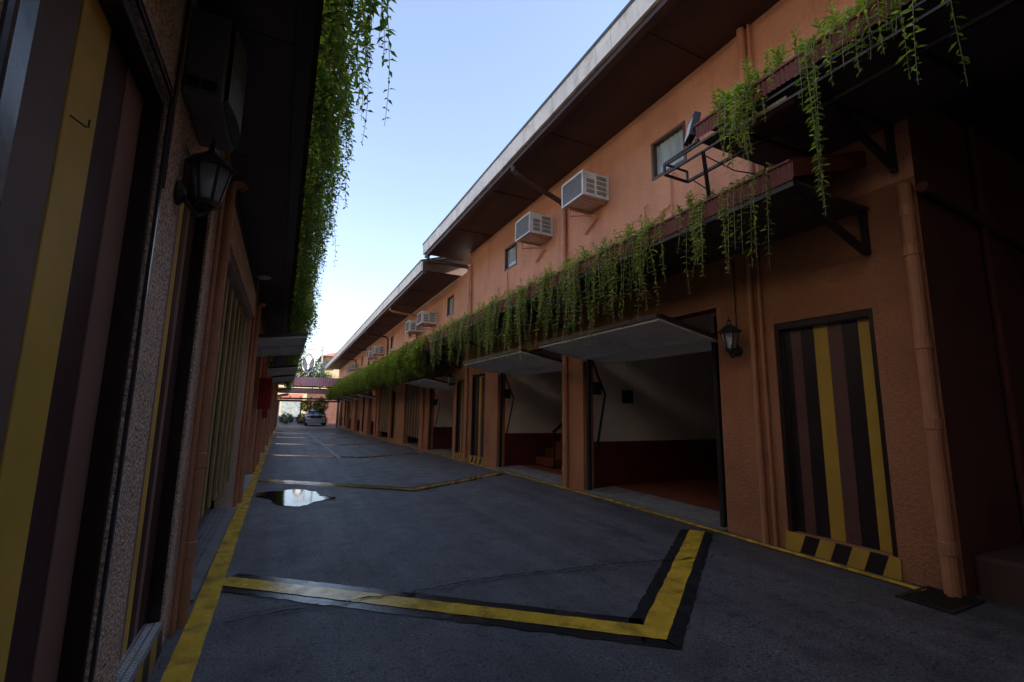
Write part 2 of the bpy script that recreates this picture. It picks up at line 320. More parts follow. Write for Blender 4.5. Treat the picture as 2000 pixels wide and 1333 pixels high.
def ribbon(mb, pts, w, z, jit=0.0, step=0.25, rs=random.Random(3)):
    """flat strip following the lane surface along a polyline of (x, y)"""
    P = [Vector((p[0], p[1])) for p in pts]
    # subdivide
    Q = [P[0]]
    for a, b in zip(P, P[1:]):
        k = max(1, int((b - a).length / step))
        Q += [a.lerp(b, (i + 1) / k) for i in range(k)]
    base = len(mb.v)
    for i, q in enumerate(Q):
        if i == 0: d = (Q[1] - q).normalized(); mit = 1
        elif i == len(Q) - 1: d = (q - Q[i - 1]).normalized(); mit = 1
        else:
            d1 = (q - Q[i - 1]).normalized(); d2 = (Q[i + 1] - q).normalized(); d = (d1 + d2).normalized(); mit = 1 / max(0.4, d.dot(d1))
        n = Vector((-d.y, d.x)); ww = w / 2 * mit
        for sgn in (1, -1):
            p = q + n * sgn * (ww + rs.uniform(-jit, jit)); mb.v.append((p.x, p.y, gz(p.y) + z))
    for i in range(len(Q) - 1):
        a = base + 2 * i; mb.f.append((a, a + 1, a + 3, a + 2))
ZIG = [((-0.33, 4.42), (2.17, 2.36), (4.42, 4.05)), ((-0.33, 10.36), (2.12, 8.10), (4.45, 9.56)), ((-0.33, 16.4), (2.18, 14.55), (4.45, 15.7)),
       ((-0.33, 22.3), (2.15, 20.5), (4.45, 21.9)), ((-0.34, 28.4), (2.3, 26.4), (4.45, 27.9)), ((-0.34, 34.2), (2.3, 32.3), (4.45, 33.8))]
mb = MB(); ribbon(mb, ZIG[0], 0.35, 0.004, 0.010, 0.06)
tag(build(mb, 'black_border_paint', 'black_line'), 'black paint bordering the nearest yellow chevron line on the road', kind='structure')
for i, zg in enumerate(ZIG):
    if i:
        mb = MB(); ribbon(mb, zg, 0.36, 0.004, 0.010, 0.1)
        tag(build(mb, 'black_border_paint', 'black_line_slick'), 'black paint bordering yellow chevron line number %d from the camera' % (i + 1), kind='structure')
    mb = MB(); ribbon(mb, zg, 0.165 if i == 0 else 0.15, 0.008, 0.004, 0.08)
    tag(build(mb, 'chevron_line', 'yellow_line' if i == 0 else 'yellow_line_slick'), 'yellow chevron line number %d from the camera across the road' % (i + 1), kind='structure')
mb = MB(); ribbon(mb, [(-0.345, 0.6), (-0.365, 3), (-0.39, 8), (-0.41, 15), (-0.42, 22), (-0.42, 44)], 0.135, 0.010, 0.004, 0.15)
tag(build(mb, 'edge_line', 'yellow_line'), 'yellow edge line along the left row of garages', kind='structure')
mb = MB(); ribbon(mb, [(4.60, 2.0), (4.61, 5), (4.62, 12), (4.62, 44)], 0.09, 0.010, 0.004, 0.15)
tag(build(mb, 'edge_line', 'yellow_line'), 'thin yellow edge line along the right row of garages', kind='structure')
mb = MB(); ribbon(mb, [(1.58, 14.2), (1.60, 21), (1.55, 34)], 0.11, 0.0125, 0.012, 0.2)
tag(build(mb, 'faded_white_line', 'white_line'), 'faded white line running along the lane', kind='structure')
# worn scuffs / pits in the lane: cracks
mb = MB(); rc = random.Random(11)
def crackline(pts, w0):
    P = [Vector(p) for p in pts]; Q = []
    for a, b in zip(P, P[1:]):
        k = max(2, int((b - a).length / 0.035))
        for i in range(k):
            q = a.lerp(b, i / k); Q.append(q + Vector((0, rc.gauss(0, 0.011))))
    base = len(mb.v)
    for i, q in enumerate(Q):
        w = w0 * (0.25 + 0.9 * rc.random()) * (1 if 2 < i < len(Q) - 3 else 0.2)
        for sg in (1, -1): mb.v.append((q.x, q.y + sg * w / 2, gz(q.y) + 0.0155))
    for i in range(len(Q) - 1): mb.f.append((base + 2 * i, base + 2 * i + 1, base + 2 * i + 3, base + 2 * i + 2))
crackline([(-0.31, 3.55), (0.01, 3.59), (0.39, 3.585), (0.66, 3.60), (0.94, 3.56), (1.36, 3.61), (1.8, 3.59), (2.26, 3.53), (2.76, 3.47), (3.42, 3.34), (4.05, 3.23)], 0.020)
crackline([(-0.32, 3.64), (0.13, 3.66), (0.39, 3.63), (0.66, 3.605)], 0.009)
crackline([(0.80, 3.58), (1.05, 3.50), (1.4, 3.53), (1.75, 3.56), (2.1, 3.48), (2.6, 3.42), (3.0, 3.36)], 0.010)
crackline([(0.80, 3.62), (0.86, 3.70), (0.97, 3.72)], 0.007)
crackline([(1.0, 3.57), (1.12, 3.66), (1.35, 3.69), (1.6, 3.64)], 0.007)
crackline([(0.5, 6.1), (0.9, 6.16), (1.4, 6.1)], 0.004)
for i in range(70):
    x = rc.uniform(-0.2, 4.4); y = rc.uniform(1.4, 9) ; l = rc.uniform(0.01, 0.06); crackline([(x, y), (x + l, y + rc.uniform(-.01, .01)), (x + 1.6 * l, y)], rc.uniform(0.004, 0.013))
build(mb, 'crack', 'crack', ground)
# puddle
pp = [(-0.31, 8.54), (-0.2, 8.66), (-0.06, 8.74), (0.15, 8.72), (0.34, 8.62), (0.46, 8.40), (0.53, 8.14), (0.63, 7.98), (0.78, 7.86), (0.82, 7.78), (0.7, 7.72), (0.57, 7.62), (0.48, 7.42), (0.36, 7.32), (0.2, 7.35), (0.03, 7.50), (-0.08, 7.72), (-0.2, 7.98), (-0.27, 8.26)]
mb = MB(); pts = []
for i, p in enumerate(pp):
    q = pp[(i + 1) % len(pp)]
    for k in range(4): t = k / 4; pts.append((p[0] + (q[0] - p[0]) * t + rc.uniform(-.012, .012), p[1] + (q[1] - p[1]) * t + rc.uniform(-.03, .03)))
pts = [(x + .05 * math.sin(9 * y + 4 * x) + .025 * math.sin(31 * y), y + .08 * math.sin(11 * x + 2 * y)) for x, y in pts]
mb.v = [(x + .06, y, gz(8.1) + 0.0175) for x, y in pts]; mb.f = [tuple(range(len(pts)))]
tag(build(mb, 'puddle', 'water'), 'small rainwater puddle mirroring the sky near the left edge line', kind='structure')

# ------------------------------------------------------------------ RIGHT BUILDING
RW = 4.75
SECT = 12.62                                        # roof and canopy step down here
top2 = lambda y: -0.010 * (y - SECT)
END = 49.0
rb = empty('motel_building', (RW, 2, 0), 'long orange stucco two-storey motel block with garages along the right side', 'building')
G_R = [(3.90, 6.78, 'open'), (7.40, 10.44, 'open'), (13.75, 16.50, 'open'), (17.75, 20.25, 'shut'), (23.5, 26.3, 'shut'), (27.6, 29.9, 'open'), (33.0, 35.8, 'open'), (37.6, 40.4, 'open'), (43.2, 45.8, 'open')]
D_R = [(2.22, 3.17), (11.26, 12.2), (12.86, 13.5), (21.9, 22.8), (31.2, 32.1), (41.2, 42.1)]
WIN_R = [(4.25, 4.92, 4.82, 5.43), (9.47, 10.15, 4.82, 5.42)]
WIN_R2 = [(14.05, 14.72), (19.4, 20.05), (23.35, 24.0), (29.4, 30.05), (33.4, 34.05), (39.4, 40.05)]
G_TOP = lambda y: 2.66 if y < SECT else 2.52
door_h = lambda y: 2.33 if y < SECT else 2.25
mb = MB()
holes = [(a, b, -0.5, G_TOP(a)) for a, b, s in G_R if a < SECT] + [(a, b, 0.17 + gz(a), door_h(a)) for a, b in D_R if a < SECT]
facade(mb, RW, 1.80, SECT, -0.5, 3.42, holes, 0.22, -1)
build(mb, 'wall', 'stucco_low_shade', rb)
mb = MB(); facade(mb, RW, 1.80, SECT, 3.42, 6.06, WIN_R, 0.22, -1); build(mb, 'wall', 'stucco_stain', rb)
mb = MB()
win2 = [(a, b, 4.48 + top2(a) * 0.8, 5.14 + top2(a) * 0.8) for a, b in WIN_R2]
holes = [(a, b, -0.8, G_TOP(a)) for a, b, s in G_R if a > SECT] + [(a, b, 0.15 + gz(a), door_h(a)) for a, b in D_R if a > SECT]
facade(mb, RW, SECT, END, -0.8, 3.2, holes, 0.22, -1)
build(mb, 'wall', 'stucco_low_shade', rb)
mb = MB(); facade(mb, RW, SECT, END, 3.2, 5.56, win2, 0.22, -1, top2); build(mb, 'wall', 'stucco_stain', rb)
mb = MB(); mb.tube([(4.70, 1.74, 3.28), (5.2, 1.74, 3.26), (7.5, 1.74, 3.05)], .045, 10); build(mb, 'downpipe', 'dark_wall', rb)
mb = MB(); mb.tube([(5.9, 1.76, 0.3), (5.9, 1.76, 4.2)], .03, 8); build(mb, 'downpipe', 'dark_wall', rb)
# far end wall + near end wall (facing -Y) and back
mb = MB(); mb.box(RW + 0.003, 14, END - 0.2, END, -0.8, 5.2)
build(mb, 'wall', 'stucco', rb)
mb = MB(); mb.quad((4.75, 1.80, -0.5), (14, 1.80, -0.5), (14, 1.80, 6.06), (4.75, 1.80, 6.06)); build(mb, 'wall', 'dark_wall', rb)
# roofs, soffits, fascias
def roof(y0, y1, z, fx, zt):
    T = zt
    mb = MB()
    mb.quad((RW, y0, z), (fx + 0.02, y0, z), (fx + 0.02, y1, z + T), (RW, y1, z + T)); mb.f[-1] = mb.f[-1][::-1]
    n = max(1, round((y1 - y0) / 2.4))
    sf = build(mb, 'soffit', 'soffit', rb)
    for i in range(1, n):                             # soffit cover battens
        y = y0 + (y1 - y0) * i / n; zz = z + T * i / n; mb = MB(); mb.box(fx + 0.14, RW - 0.01, y - 0.025, y + 0.025, zz - 0.014, zz - 0.001)
        build(mb, 'batten', 'soffit', sf)
    mb = MB()                                         # roof body
    rz = z + 0.27
    mb.hexa([(fx - 0.06, y0, rz), (9.5, y0, rz + 1.9), (9.5, y1, rz + 1.9 + T), (fx - 0.06, y1, rz + T), (fx - 0.06, y0, rz + 0.05), (9.5, y0, rz + 1.95), (9.5, y1, rz + 1.95 + T), (fx - 0.06, y1, rz + 0.05 + T)])
    ro = build(mb, 'roof', 'roof_edge', rb)
    mb = MB(); mb.quad((RW, y0 + .01, z), (9.5, y0 + .01, z), (9.5, y0 + .01, rz + 1.9), (fx, y0 + .01, rz)); mb.v[-1] = (fx + .02, y0 + .01, rz); mb.add([(fx + .02, y0 + .01, z)], []); 
    mb.f = [(4, 0, 1, 2, 3)]
    build(mb, 'gable', 'brown_trim', rb)
    mb = MB(); mb.quad((fx + .02, y1 - .01, z + T), (RW, y1 - .01, z + T), (9.5, y1 - .01, rz + 1.9 + T), (fx + .02, y1 - .01, rz + T)); build(mb, 'gable', 'brown_trim', rb)
    ln = 2.45 if y0 < 5 else 3.0; k = int((y1 - y0) / ln) + 1
    for i in range(k):
        a = y0 + i * ln; b = min(y1, a + ln - 0.006)
        if b - a < 0.1: continue
        za = z + T * (a - y0) / (y1 - y0); zb = z + T * (b - y0) / (y1 - y0); j = rnd.uniform(-.006, .006)
        mb = MB(); mb.hexa([(fx - .03 + j, a, za - 0.02), (fx + .015 + j, a, za - 0.02), (fx + .015 + j, b, zb - 0.02), (fx - .03 + j, b, zb - 0.02), (fx - .045 + j, a, za + 0.27), (fx + .015 + j, a, za + 0.27), (fx + .015 + j, b, zb + 0.27), (fx - .045 + j, b, zb + 0.27)])
        build(mb, 'fascia_board', 'fascia', rb)
    mb = MB(); mb.hexa([(fx + .02, y0, z - 0.11), (fx + .13, y0, z - 0.11), (fx + .13, y1, z - 0.11 + T), (fx + .02, y1, z - .11 + T), (fx + .02, y0, z - 0.002), (fx + .13, y0, z - 0.002), (fx + .13, y1, z - .002 + T), (fx + .02, y1, z - .002 + T)])
    build(mb, 'gutter', 'brown_trim', rb)
roof(-8.0, 13.35, 6.06, 3.50, 0.0)
mb = MB(); mb.box(4.753, 9.4, -8.0, 1.797, 4.46, 6.055); build(mb, 'wall', 'stucco', rb)
roof(13.36, END + 0.4, 5.56, 3.47, top2(END))
# windows
def window(y0, y1, z0, z1):
    w = empty('window', (RW, y0, z0)); w.parent = rb; w.location = Vector((RW, y0, z0)) - rb.location
    X = RW + 0.05; t = 0.045
    mb = MB()
    mb.box(RW - .012, X + .03, y0, y0 + t, z0, z1).box(RW - .012, X + .03, y1 - t, y1, z0, z1).box(RW - .010, X + .03, y0 + t, y1 - t, z0, z0 + t).box(RW - .010, X + .03, y0 + t, y1 - t, z1 - t, z1)
    build(mb, 'frame', 'window_frame', w, bevel=0.004)
    mb = MB(); mb.quad((X, y0 + t, z0 + t), (X, y0 + t, z1 - t), (X, y1 - t, z1 - t), (X, y1 - t, z0 + t)); build(mb, 'pane', 'glass', w)
    mb = MB(); n = 24
    for i in range(n + 1):
        y = y0 + (y1 - y0) * i / n; x = X + 0.022 + 0.010 * math.sin(i * 1.9); mb.v += [(x, y, z0), (x, y, z1)]
    mb.f = [(2 * i, 2 * i + 1, 2 * i + 3, 2 * i + 2) for i in range(n)]
    build(mb, 'curtain', 'curtain', w)
for a, b, c, d in WIN_R + win2: window(a, b, c, d)
# personnel doors
def striped_door(parent, side, x, y0, y1, z0, z1, cols, frame='frame_dark', t=0.045, pre='board_'):
    """cols listed from the far end to the near end; side -1 = opening faces -X"""
    d = empty('door', (x, y0, z0)); d.parent = parent; d.location = Vector((x, y0, z0)) - parent.location
    s = -side                                         # direction into the wall
    xa, xb = sorted((x + s * 0.01, x + s * 0.14))
    mb = MB(); mb.box(xa, xb, y0 - .002, y0 + t, z0, z1).box(xa, xb, y1 - t, y1 + .002, z0, z1).box(xa, xb, y0 + t, y1 - t, z1 - t * 1.6, z1)
    build(mb, 'frame', frame, d, bevel=0.004)
    tot = sum(w for w, c in cols); y = y1 - t - .003; L = (y1 - y0 - 2 * t - .006)
    for i, (w, c) in enumerate(cols):
        yb = y - L * w / tot; dx = 0.003 * (i % 2)
        xa, xb = sorted((x + s * (0.072 + dx), x + s * 0.11))
        mb = MB(); mb.box(xa, xb, yb + .0015, y - .0015, z0 + .006, z1 - t * 1.6 - .004); build(mb, 'board', pre + c, d, bevel=0.002, seg=1); y = yb
    return d
C1 = [(.09, 'black'), (.12, 'mauve'), (.14, 'black'), (.15, 'yellow'), (.145, 'mauve'), (.15, 'black'), (.13, 'yellow')]
C1m = [(.13, 'yellow'), (.15, 'black'), (.15, 'mauve'), (.15, 'yellow'), (.14, 'black'), (.1, 'mauve')]
Cfar = [(.3, 'black'), (.2, 'mauve'), (.2, 'yellow'), (.15, 'black')]
for i, (a, b) in enumerate(D_R):
    striped_door(rb, -1, RW, a, b, (0.17 if a < SECT else 0.15) + gz(a), door_h(a), C1 if i % 2 == 0 else C1)
# hazard-striped sills
def hazard(parent, side, x, y0, y1, z0, z1, n, slant=-0.06, proud=0.035):
    sl = empty('sill', (x, y0, z0)); sl.parent = parent; sl.location = Vector((x, y0, z0)) - parent.location
    w = (y1 - y0) / n
    for i in range(n):
        a = y0 + i * w + (0 if i else 0); b = a + w
        ta, tb = a + (slant if i else 0), b + (slant if i < n - 1 else 0)
        xa = x + side * proud; xi = x - side * 0.10
        p = [(xa, a, z0), (xi, a, z0), (xi, b, z0), (xa, b, z0), (x + side * proud * .4, ta, z1), (xi, ta, z1), (xi, tb, z1), (x + side * proud * .4, tb, z1)]
        mb = MB(); mb.hexa(p); build(mb, 'stripe', 'board_yellow' if i % 2 == 0 else 'board_black', sl)
for a, b in D_R: hazard(rb, -1, RW, a - 0.02, b + 0.02, gz(a) - .02, gz(a) + (0.168 if a < SECT else 0.148), 7)
# garages
def room(parent, y0, y1, zt, zf, xw, side, depth=5.2):
    """garage interior behind the wall opening"""
    s = -side; X0 = xw + s * 0.222; X1 = xw + s * depth; ya, yb = y0 - 0.12, y1 + 0.12
    r = empty('garage_room', (xw, y0, zf)); r.parent = parent; r.location = Vector((xw, y0, zf)) - parent.location
    zd = zf + 0.82
    mb = MB()
    for za, zb, m in ((zf - .3, zd, 'room_maroon'), (zd, zt + 0.32, 'room_white')):
        mb = MB(); off = 0.006 if m == 'room_maroon' else 0
        mb.quad((X0, yb - off, za), (X1, yb - off, za), (X1, yb - off, zb), (X0, yb - off, zb)); mb.quad((X0, ya + off, za), (X0, ya + off, zb), (X1, ya + off, zb), (X1, ya + off, za))
        mb.quad((X1 - s * off, ya, za), (X1 - s * off, yb, za), (X1 - s * off, yb, zb), (X1 - s * off, ya, zb)); build(mb, 'wall', m, r)
    mb = MB(); mb.quad((X0, ya, zt + .32), (X0, yb, zt + .32), (X1, yb, zt + .32), (X1, ya, zt + .32)); mb.quad((X0, ya, zt), (X0, yb, zt), (X0, yb, zt + .33), (X0, ya, zt + .33)); build(mb, 'ceiling', 'room_white', r)
    mb = MB(); mb.quad((xw + s * .62, ya, zf + .03), (X1, ya, zf + .03), (X1, yb, zf + .03), (xw + s * .62, yb, zf + .03)); build(mb, 'floor', 'room_floor', r)
    return r
def ramp(parent, xw, side, y0, y1, z, lugs=True, width=0.62, rise=0.05, out=0.06, m='concrete'):
    s = -side; xo = xw + side * out; xi = xw + s * width
    rp = empty('ramp', (xw, y0, z)); rp.parent = parent; rp.location = Vector((xw, y0, z)) - parent.location
    mb = MB(); mb.hexa([(xo, y0, z - .1), (xi, y0, z - .1), (xi, y1, z - .1), (xo, y1, z - .1), (xo, y0, z + .018), (xi, y0, z + rise), (xi, y1, z + rise), (xo, y1, z + .018)]); build(mb, 'slab', m, rp)
    if lugs:
        mb = MB(); n = max(2, int((y1 - y0 - .06) / 0.030)); m = max(2, int((width + out - 0.1) / 0.045))
        for i in range(n):
            for j in range(m):
                f = (j + .5) / m; x = xo + (xi - xo) * (0.14 + 0.86 * f); y = y0 + .03 + (i + .5) * (y1 - y0 - .06) / n; zz = z + .018 + (rise - .018) * (0.14 + .86 * f)
                a, b = (0.017, 0.0075); k = len(mb.v)
                mb.v += [(x - a, y - b, zz), (x + a, y - b, zz), (x + a, y + b, zz), (x - a, y + b, zz), (x - a * .6, y, zz + .011), (x + a * .6, y, zz + .011)]
                mb.f += [(k, k + 1, k + 5, k + 4), (k + 1, k + 2, k + 5), (k + 2, k + 3, k + 4, k + 5), (k + 3, k, k + 4)]
        build(mb, 'tread', 'plate', rp, kind='stuff')
    return rp
def open_door(parent, xw, side, y0, y1, z, out=0.92, tilt=0.18, detail=True):
    """tilt-up door swung overhead: white framed panels underneath, black frame, spring arms at the jambs"""
    s = -side; xo = xw + side * out; xi = xw + s * 0.35; zo = z + tilt; zi = z - 0.06
    d = empty('garage_door', (xw, y0, z)); d.parent = parent; d.location = Vector((xw, y0, z)) - parent.location
    zl = lambda x: zo + (zi - zo) * (x - xo) / (xi - xo)
    ny, nx_ = 2, 3
    mb = MB(); mb.hexa([(xo, y0, zl(xo) + .02), (xi, y0, zl(xi) + .02), (xi, y1, zl(xi) + .02), (xo, y1, zl(xo) + .02), (xo, y0, zl(xo) + .05), (xi, y0, zl(xi) + .05), (xi, y1, zl(xi) + .05), (xo, y1, zl(xo) + .05)]); build(mb, 'skin', 'brown_trim', d)
    for i in range(ny):
        for j in range(nx_):
            a = y0 + (y1 - y0) * i / ny + .02; b = y0 + (y1 - y0) * (i + 1) / ny - .02
            p = xo + (xi - xo) * j / nx_ + s * .02; q = xo + (xi - xo) * (j + 1) / nx_ - s * .02
            mb = MB(); k = .02
            mb.hexa([(p, a, zl(p) + .004), (q, a, zl(q) + .004), (q, b, zl(q) + .004), (p, b, zl(p) + .004), (p, a, zl(p) + .018), (q, a, zl(q) + .018), (q, b, zl(q) + .018), (p, b, zl(p) + .018)]); build(mb, 'panel', 'panel_white', d)
    mb = MB()
    for y in (y0 + .02, y1 - .02, (y0 + y1) / 2): mb.bar((xo, y, zl(xo) - .010), (xi, y, zl(xi) - .010), .045, .045)
    for f in (.02, .333, .667, .98): x = xo + (xi - xo) * f; mb.bar((x, y0, zl(x) - .012), (x, y1, zl(x) - .012), .045, .04)
    build(mb, 'frame', 'panel_white', d)
    mb = MB(); mb.bar((xo + side * .012, y0, zl(xo) + .02), (xo + side * .012, y1, zl(xo) + .022), .02, .055)
    for y in (y0 - .012, y1 + .012): mb.bar((xo, y, zl(xo) + .022), (xi, y, zl(xi) + .022), .02, .055)
    build(mb, 'edge_rail', 'brown_trim', d)
    if detail:
        for y, sg in ((y0 + .05, 1), (y1 - .05, -1)):
            mb = MB(); mb.bar((xw + s * .06, y, gz(y0)), (xw + s * .06, y, z + .3), .05, .06); build(mb, 'jamb_post', 'black_steel', d)
            mb = MB(); mb.bar((xw + s * .10, y + sg * .04, z), (xw + s * .38, y + sg * .05, z - .62), .045, .02).bar((xw + s * .38, y + sg * .05, z - .60), (xw + s * .16, y + sg * .04, z - 1.7), .045, .02)
            build(mb, 'spring_arm', 'black_steel', d)
            mb = MB(); mb.box(*sorted((xw + s * .11, xw + s * .27)), *sorted((y + sg * .03, y + sg * .09)), z - .62, z - .40); build(mb, 'hinge_box', 'black_steel', d)
def shut_door(parent, xw, side, y0, y1, z0, z1, n, c0='board_olive', c1='board_dull', inset=0.07, tiltx=0.0):
    s = -side; x = xw + s * inset
    d = empty('garage_door', (xw, y0, z0)); d.parent = parent; d.location = Vector((xw, y0, z0)) - parent.location
    mb = MB(); mb.box(*sorted((x + s * .02, x + s * .05)), y0 + .03, y1 - .03, z0, z1); build(mb, 'backing', 'board_black', d)
    w = (y1 - y0 - .08) / n
    for i in range(n):
        a = y0 + .04 + i * w; yl = i % 2
        aa, bb = (a - .01, a + w + .01) if not yl else (a + w * .18, a + w * .82)
        xx = x if not yl else x + side * .028
        mb = MB(); mb.box(*sorted((xx, x + s * .018 + (0 if not yl else -s * .02))), aa + .012, bb - .012, z0 - .01, z1); build(mb, 'board', c1 if yl else c0, d, bevel=.003, seg=1)
    return d
for i, (a, b, st) in enumerate(G_R):
    z = gz((a + b) / 2)
    r = room(rb, a, b, G_TOP(a), z, RW, -1)
    ramp(rb, RW, -1, a + .01, b - .01, z, lugs=(i < 2))
    if st == 'open': open_door(rb, RW, -1, a + .05, b - .04, 2.27 if i < 2 else 2.18 + z * .6, detail=i < 4)
    else: shut_door(rb, RW, -1, a, b, z + .38, G_TOP(a), 11, c0='board_mauve', c1='board_tan')
    if i == 1:                                        # staircase with handrail inside the second garage
        st_ = empty('staircase', (6.0, 9.4, 0)); st_.parent = rb; st_.location = Vector((6.0, 9.4, 0)) - rb.location
        for k in range(11):
            mb = MB(); mb.box(5.9 + k * .25, 5.9 + k * .25 + .26, 9.62, 10.52, 0.02 + k * .19, 0.02 + (k + 1) * .19); build(mb, 'step', 'room_floor', st_)
        mb = MB(); mb.bar((5.85, 9.6, .85), (8.6, 9.6, 2.95), .06, .05); build(mb, 'handrail', 'black_steel', st_)
        for k in range(10):
            mb = MB(); xk = 5.88 + k * .27; mb.bar((xk, 9.6, (xk - 5.9) * .76), (xk, 9.6, .86 + (xk - 5.85) * .76), .03); build(mb, 'baluster', 'black_steel', st_)
# control boxes and cords hanging in the first garage
for xk, zk in ((5.75, 1.75), (7.6, 1.6)): mb = MB(); mb.tube([(xk, 6.80, 2.9), (xk, 6.82, zk)], .008, 6); build(mb, 'conduit', 'lamp_white', rb)
mb = MB(); mb.box(5.70, 5.86, 6.74, 6.88, 1.52, 1.76); build(mb, 'switch_box', 'black_steel', rb, bevel=.006)
# downpipes / conduits on the right wall
def pipe(parent, pts, r, m='pipe', coup=(), seg=12):
    mb = MB(); mb.tube(pts, r, seg)
    for z in coup: mb.lathe([(r * 1.02, -.05), (r * 1.16, -.045), (r * 1.16, .045), (r * 1.02, .05)], (pts[0][0], pts[0][1], z), seg)
    return build(mb, 'downpipe', m, parent, smooth=False)
pipe(rb, [(4.695, 1.86, -.02), (4.695, 1.86, 3.35)], .052, coup=(.35, 1.3, 1.95, 2.75, 3.1))
pipe(rb, [(4.71, 3.40, 0), (4.71, 3.40, 3.4)], .030, coup=(.9, 2.2))
pipe(rb, [(4.72, 3.29, 0), (4.72, 3.29, 3.4)], .018, coup=(1.4,))
pipe(rb, [(4.70, 7.29, 0), (4.70, 7.29, 3.4)], .050, coup=(.3, 1.2, 2.1))
pipe(rb, [(4.70, 12.5, 0), (4.70, 12.5, 3.4)], .045, coup=(.6, 1.9))
pipe(rb, [(4.70, 17.1, -.1), (4.70, 17.1, 3.0)], .045)
pipe(rb, [(4.70, 22.9, -.2), (4.70, 22.9, 3.0)], .045)
pipe(rb, [(4.70, 26.9, -.2), (4.70, 26.9, 3.0)], .045)
pipe(rb, [(4.685, 7.30, 3.4), (4.685, 7.30, 5.42)], .052, coup=(4.6,))
pipe(rb, [(4.685, 12.50, 3.4), (4.685, 12.50, 5.62)], .055, coup=(4.4, 5.5))
pipe(rb, [(4.69, 12.38, 3.4), (4.69, 12.38, 5.7)], .022)
pipe(rb, [(4.685, 3.28, 3.4), (4.685, 3.28, 6.04)], .045, coup=(4.9,))
pipe(rb, [(4.70, 3.19, 3.4), (4.70, 3.19, 6.04)], .014)
pipe(rb, [(3.56, 7.30, 5.98), (3.57, 7.30, 5.86), (3.66, 7.30, 5.80), (4.60, 7.30, 5.47), (4.685, 7.30, 5.40)], .050, m='brown_trim')
pipe(rb, [(3.56, 13.1, 5.98), (3.57, 13.1, 5.84), (3.7, 13.05, 5.78), (4.6, 12.6, 5.62), (4.685, 12.5, 5.56)], .055, m='brown_trim')
for y in (18.5, 24.5, 30.5, 36.5):
    z = 5.56 + top2(y); pipe(rb, [(3.56, y, z - .06), (3.57, y, z - .2), (3.7, y, z - .24), (4.6, y, z - .33), (4.69, y, z - .42), (4.69, y, 3.2)], .045, m='brown_trim' if y != 18.5 else 'pipe')
# conduits below the windows (thin bent pipes)
for y in (4.95, 10.35):
    pipe(rb, [(4.72, y + .12, 3.5), (4.72, y + .12, 4.36), (4.70, y + .1, 4.44), (4.70, y + .02, 4.46)], .012, seg=6)
    pipe(rb, [(4.72, y - .42, 3.5), (4.72, y - .42, 4.62), (4.70, y - .44, 4.70), (4.70, y - .52, 4.72)], .012, seg=6)
    pipe(rb, [(4.72, y + .12, 4.10), (4.72, y - .42, 4.30)], .010, seg=6)

# ------------------------------------------------------------------ canopies on the right
def ribbed(mb, x, y0, y1, z0, z1, pitch=0.045, amp=0.012, dz=0.0):
    n = int((y1 - y0) / pitch) * 2
    k = len(mb.v)
    for i in range(n + 1):
        y = y0 + (y1 - y0) * i / n; xx = x - (amp if i % 2 else 0); d = dz * i / n
        mb.v += [(xx, y, z0 + d), (xx, y, z1 + d)]
    for i in range(n): mb.f.append((k + 2 * i, k + 2 * i + 1, k + 2 * i + 3, k + 2 * i + 2))
def canopy(name, label, y0, y1, xo, zo, rise, dz=0.0, brackets=(), xwall=RW, soff='soffit_dark', side=-1):
    c = empty(name, (xwall, y0, zo), label, 'canopy')
    mb = MB(); ribbed(mb, xo, y0, y1, zo, zo + .16, dz=dz); build(mb, 'fascia_sheet', 'maroon_sheet', c)
    mb = MB(); mb.hexa([(xo - .02, y0, zo + .16), (xwall - .003, y0, zo + .16 + rise), (xwall - .003, y1, zo + .16 + rise + dz), (xo - .02, y1, zo + .16 + dz), (xo - .02, y0, zo + .18), (xwall - .003, y0, zo + .18 + rise), (xwall - .003, y1, zo + .18 + rise + dz), (xo - .02, y1, zo + .18 + dz)]); build(mb, 'roof_sheet', 'maroon_sheet', c)
    n = max(1, round((y1 - y0) / 2.0)); so = None
    for i in range(n):
        a = y0 + (y1 - y0) * i / n + .004; b = y0 + (y1 - y0) * (i + 1) / n - .004; da = dz * i / n; db = dz * (i + 1) / n
        mb = MB(); mb.hexa([(xo + .05, a, zo - .01 + da), (xwall - .003, a, zo - .01 + da), (xwall - .003, b, zo - .01 + db), (xo + .05, b, zo - .01 + db), (xo + .05, a, zo + .01 + da), (xwall - .003, a, zo + .01 + da), (xwall - .003, b, zo + .01 + db), (xo + .05, b, zo + .01 + db)]); build(mb, 'soffit_panel', soff, c)
    mb = MB(); mb.hexa([(xo + .005, y0, zo - .05), (xo + .045, y0, zo - .05), (xo + .045, y1, zo - .05 + dz), (xo + .005, y1, zo - .05 + dz), (xo + .005, y0, zo + .05), (xo + .045, y0, zo + .05), (xo + .045, y1, zo + .05 + dz), (xo + .005, y1, zo + .05 + dz)]); build(mb, 'edge_beam', 'black_steel', c)
    mb = MB(); mb.hexa([(xo, y0 - .012, zo + .02), (xwall - .003, y0 - .012, zo + .02 + rise), (xwall - .003, y0 - .002, zo + .02 + rise), (xo, y0 - .002, zo + .02), (xo, y0 - .012, zo + .16), (xwall - .003, y0 - .012, zo + .17 + rise), (xwall - .003, y0 - .002, zo + .17 + rise), (xo, y0 - .002, zo + .16)]); build(mb, 'end_board', 'maroon_sheet', c)
    for y in brackets:
        z = zo + dz * (y - y0) / (y1 - y0) - .02
        mb = MB(); mb.bar((xwall - .03, y, z), (xwall - .03, y, z - .42), .05).bar((xwall - .05, y, z - .40), (xo + .12, y, z - .06), .05); build(mb, 'bracket', 'black_steel', c)
    return c
CZ = 3.26
canopy('lean_to_canopy', 'maroon sheet canopy over the nearest right-hand garages, sparse vines trailing from it', 2.15, SECT, 3.60, CZ, 0.40, brackets=(2.2, 7.1, 10.8))
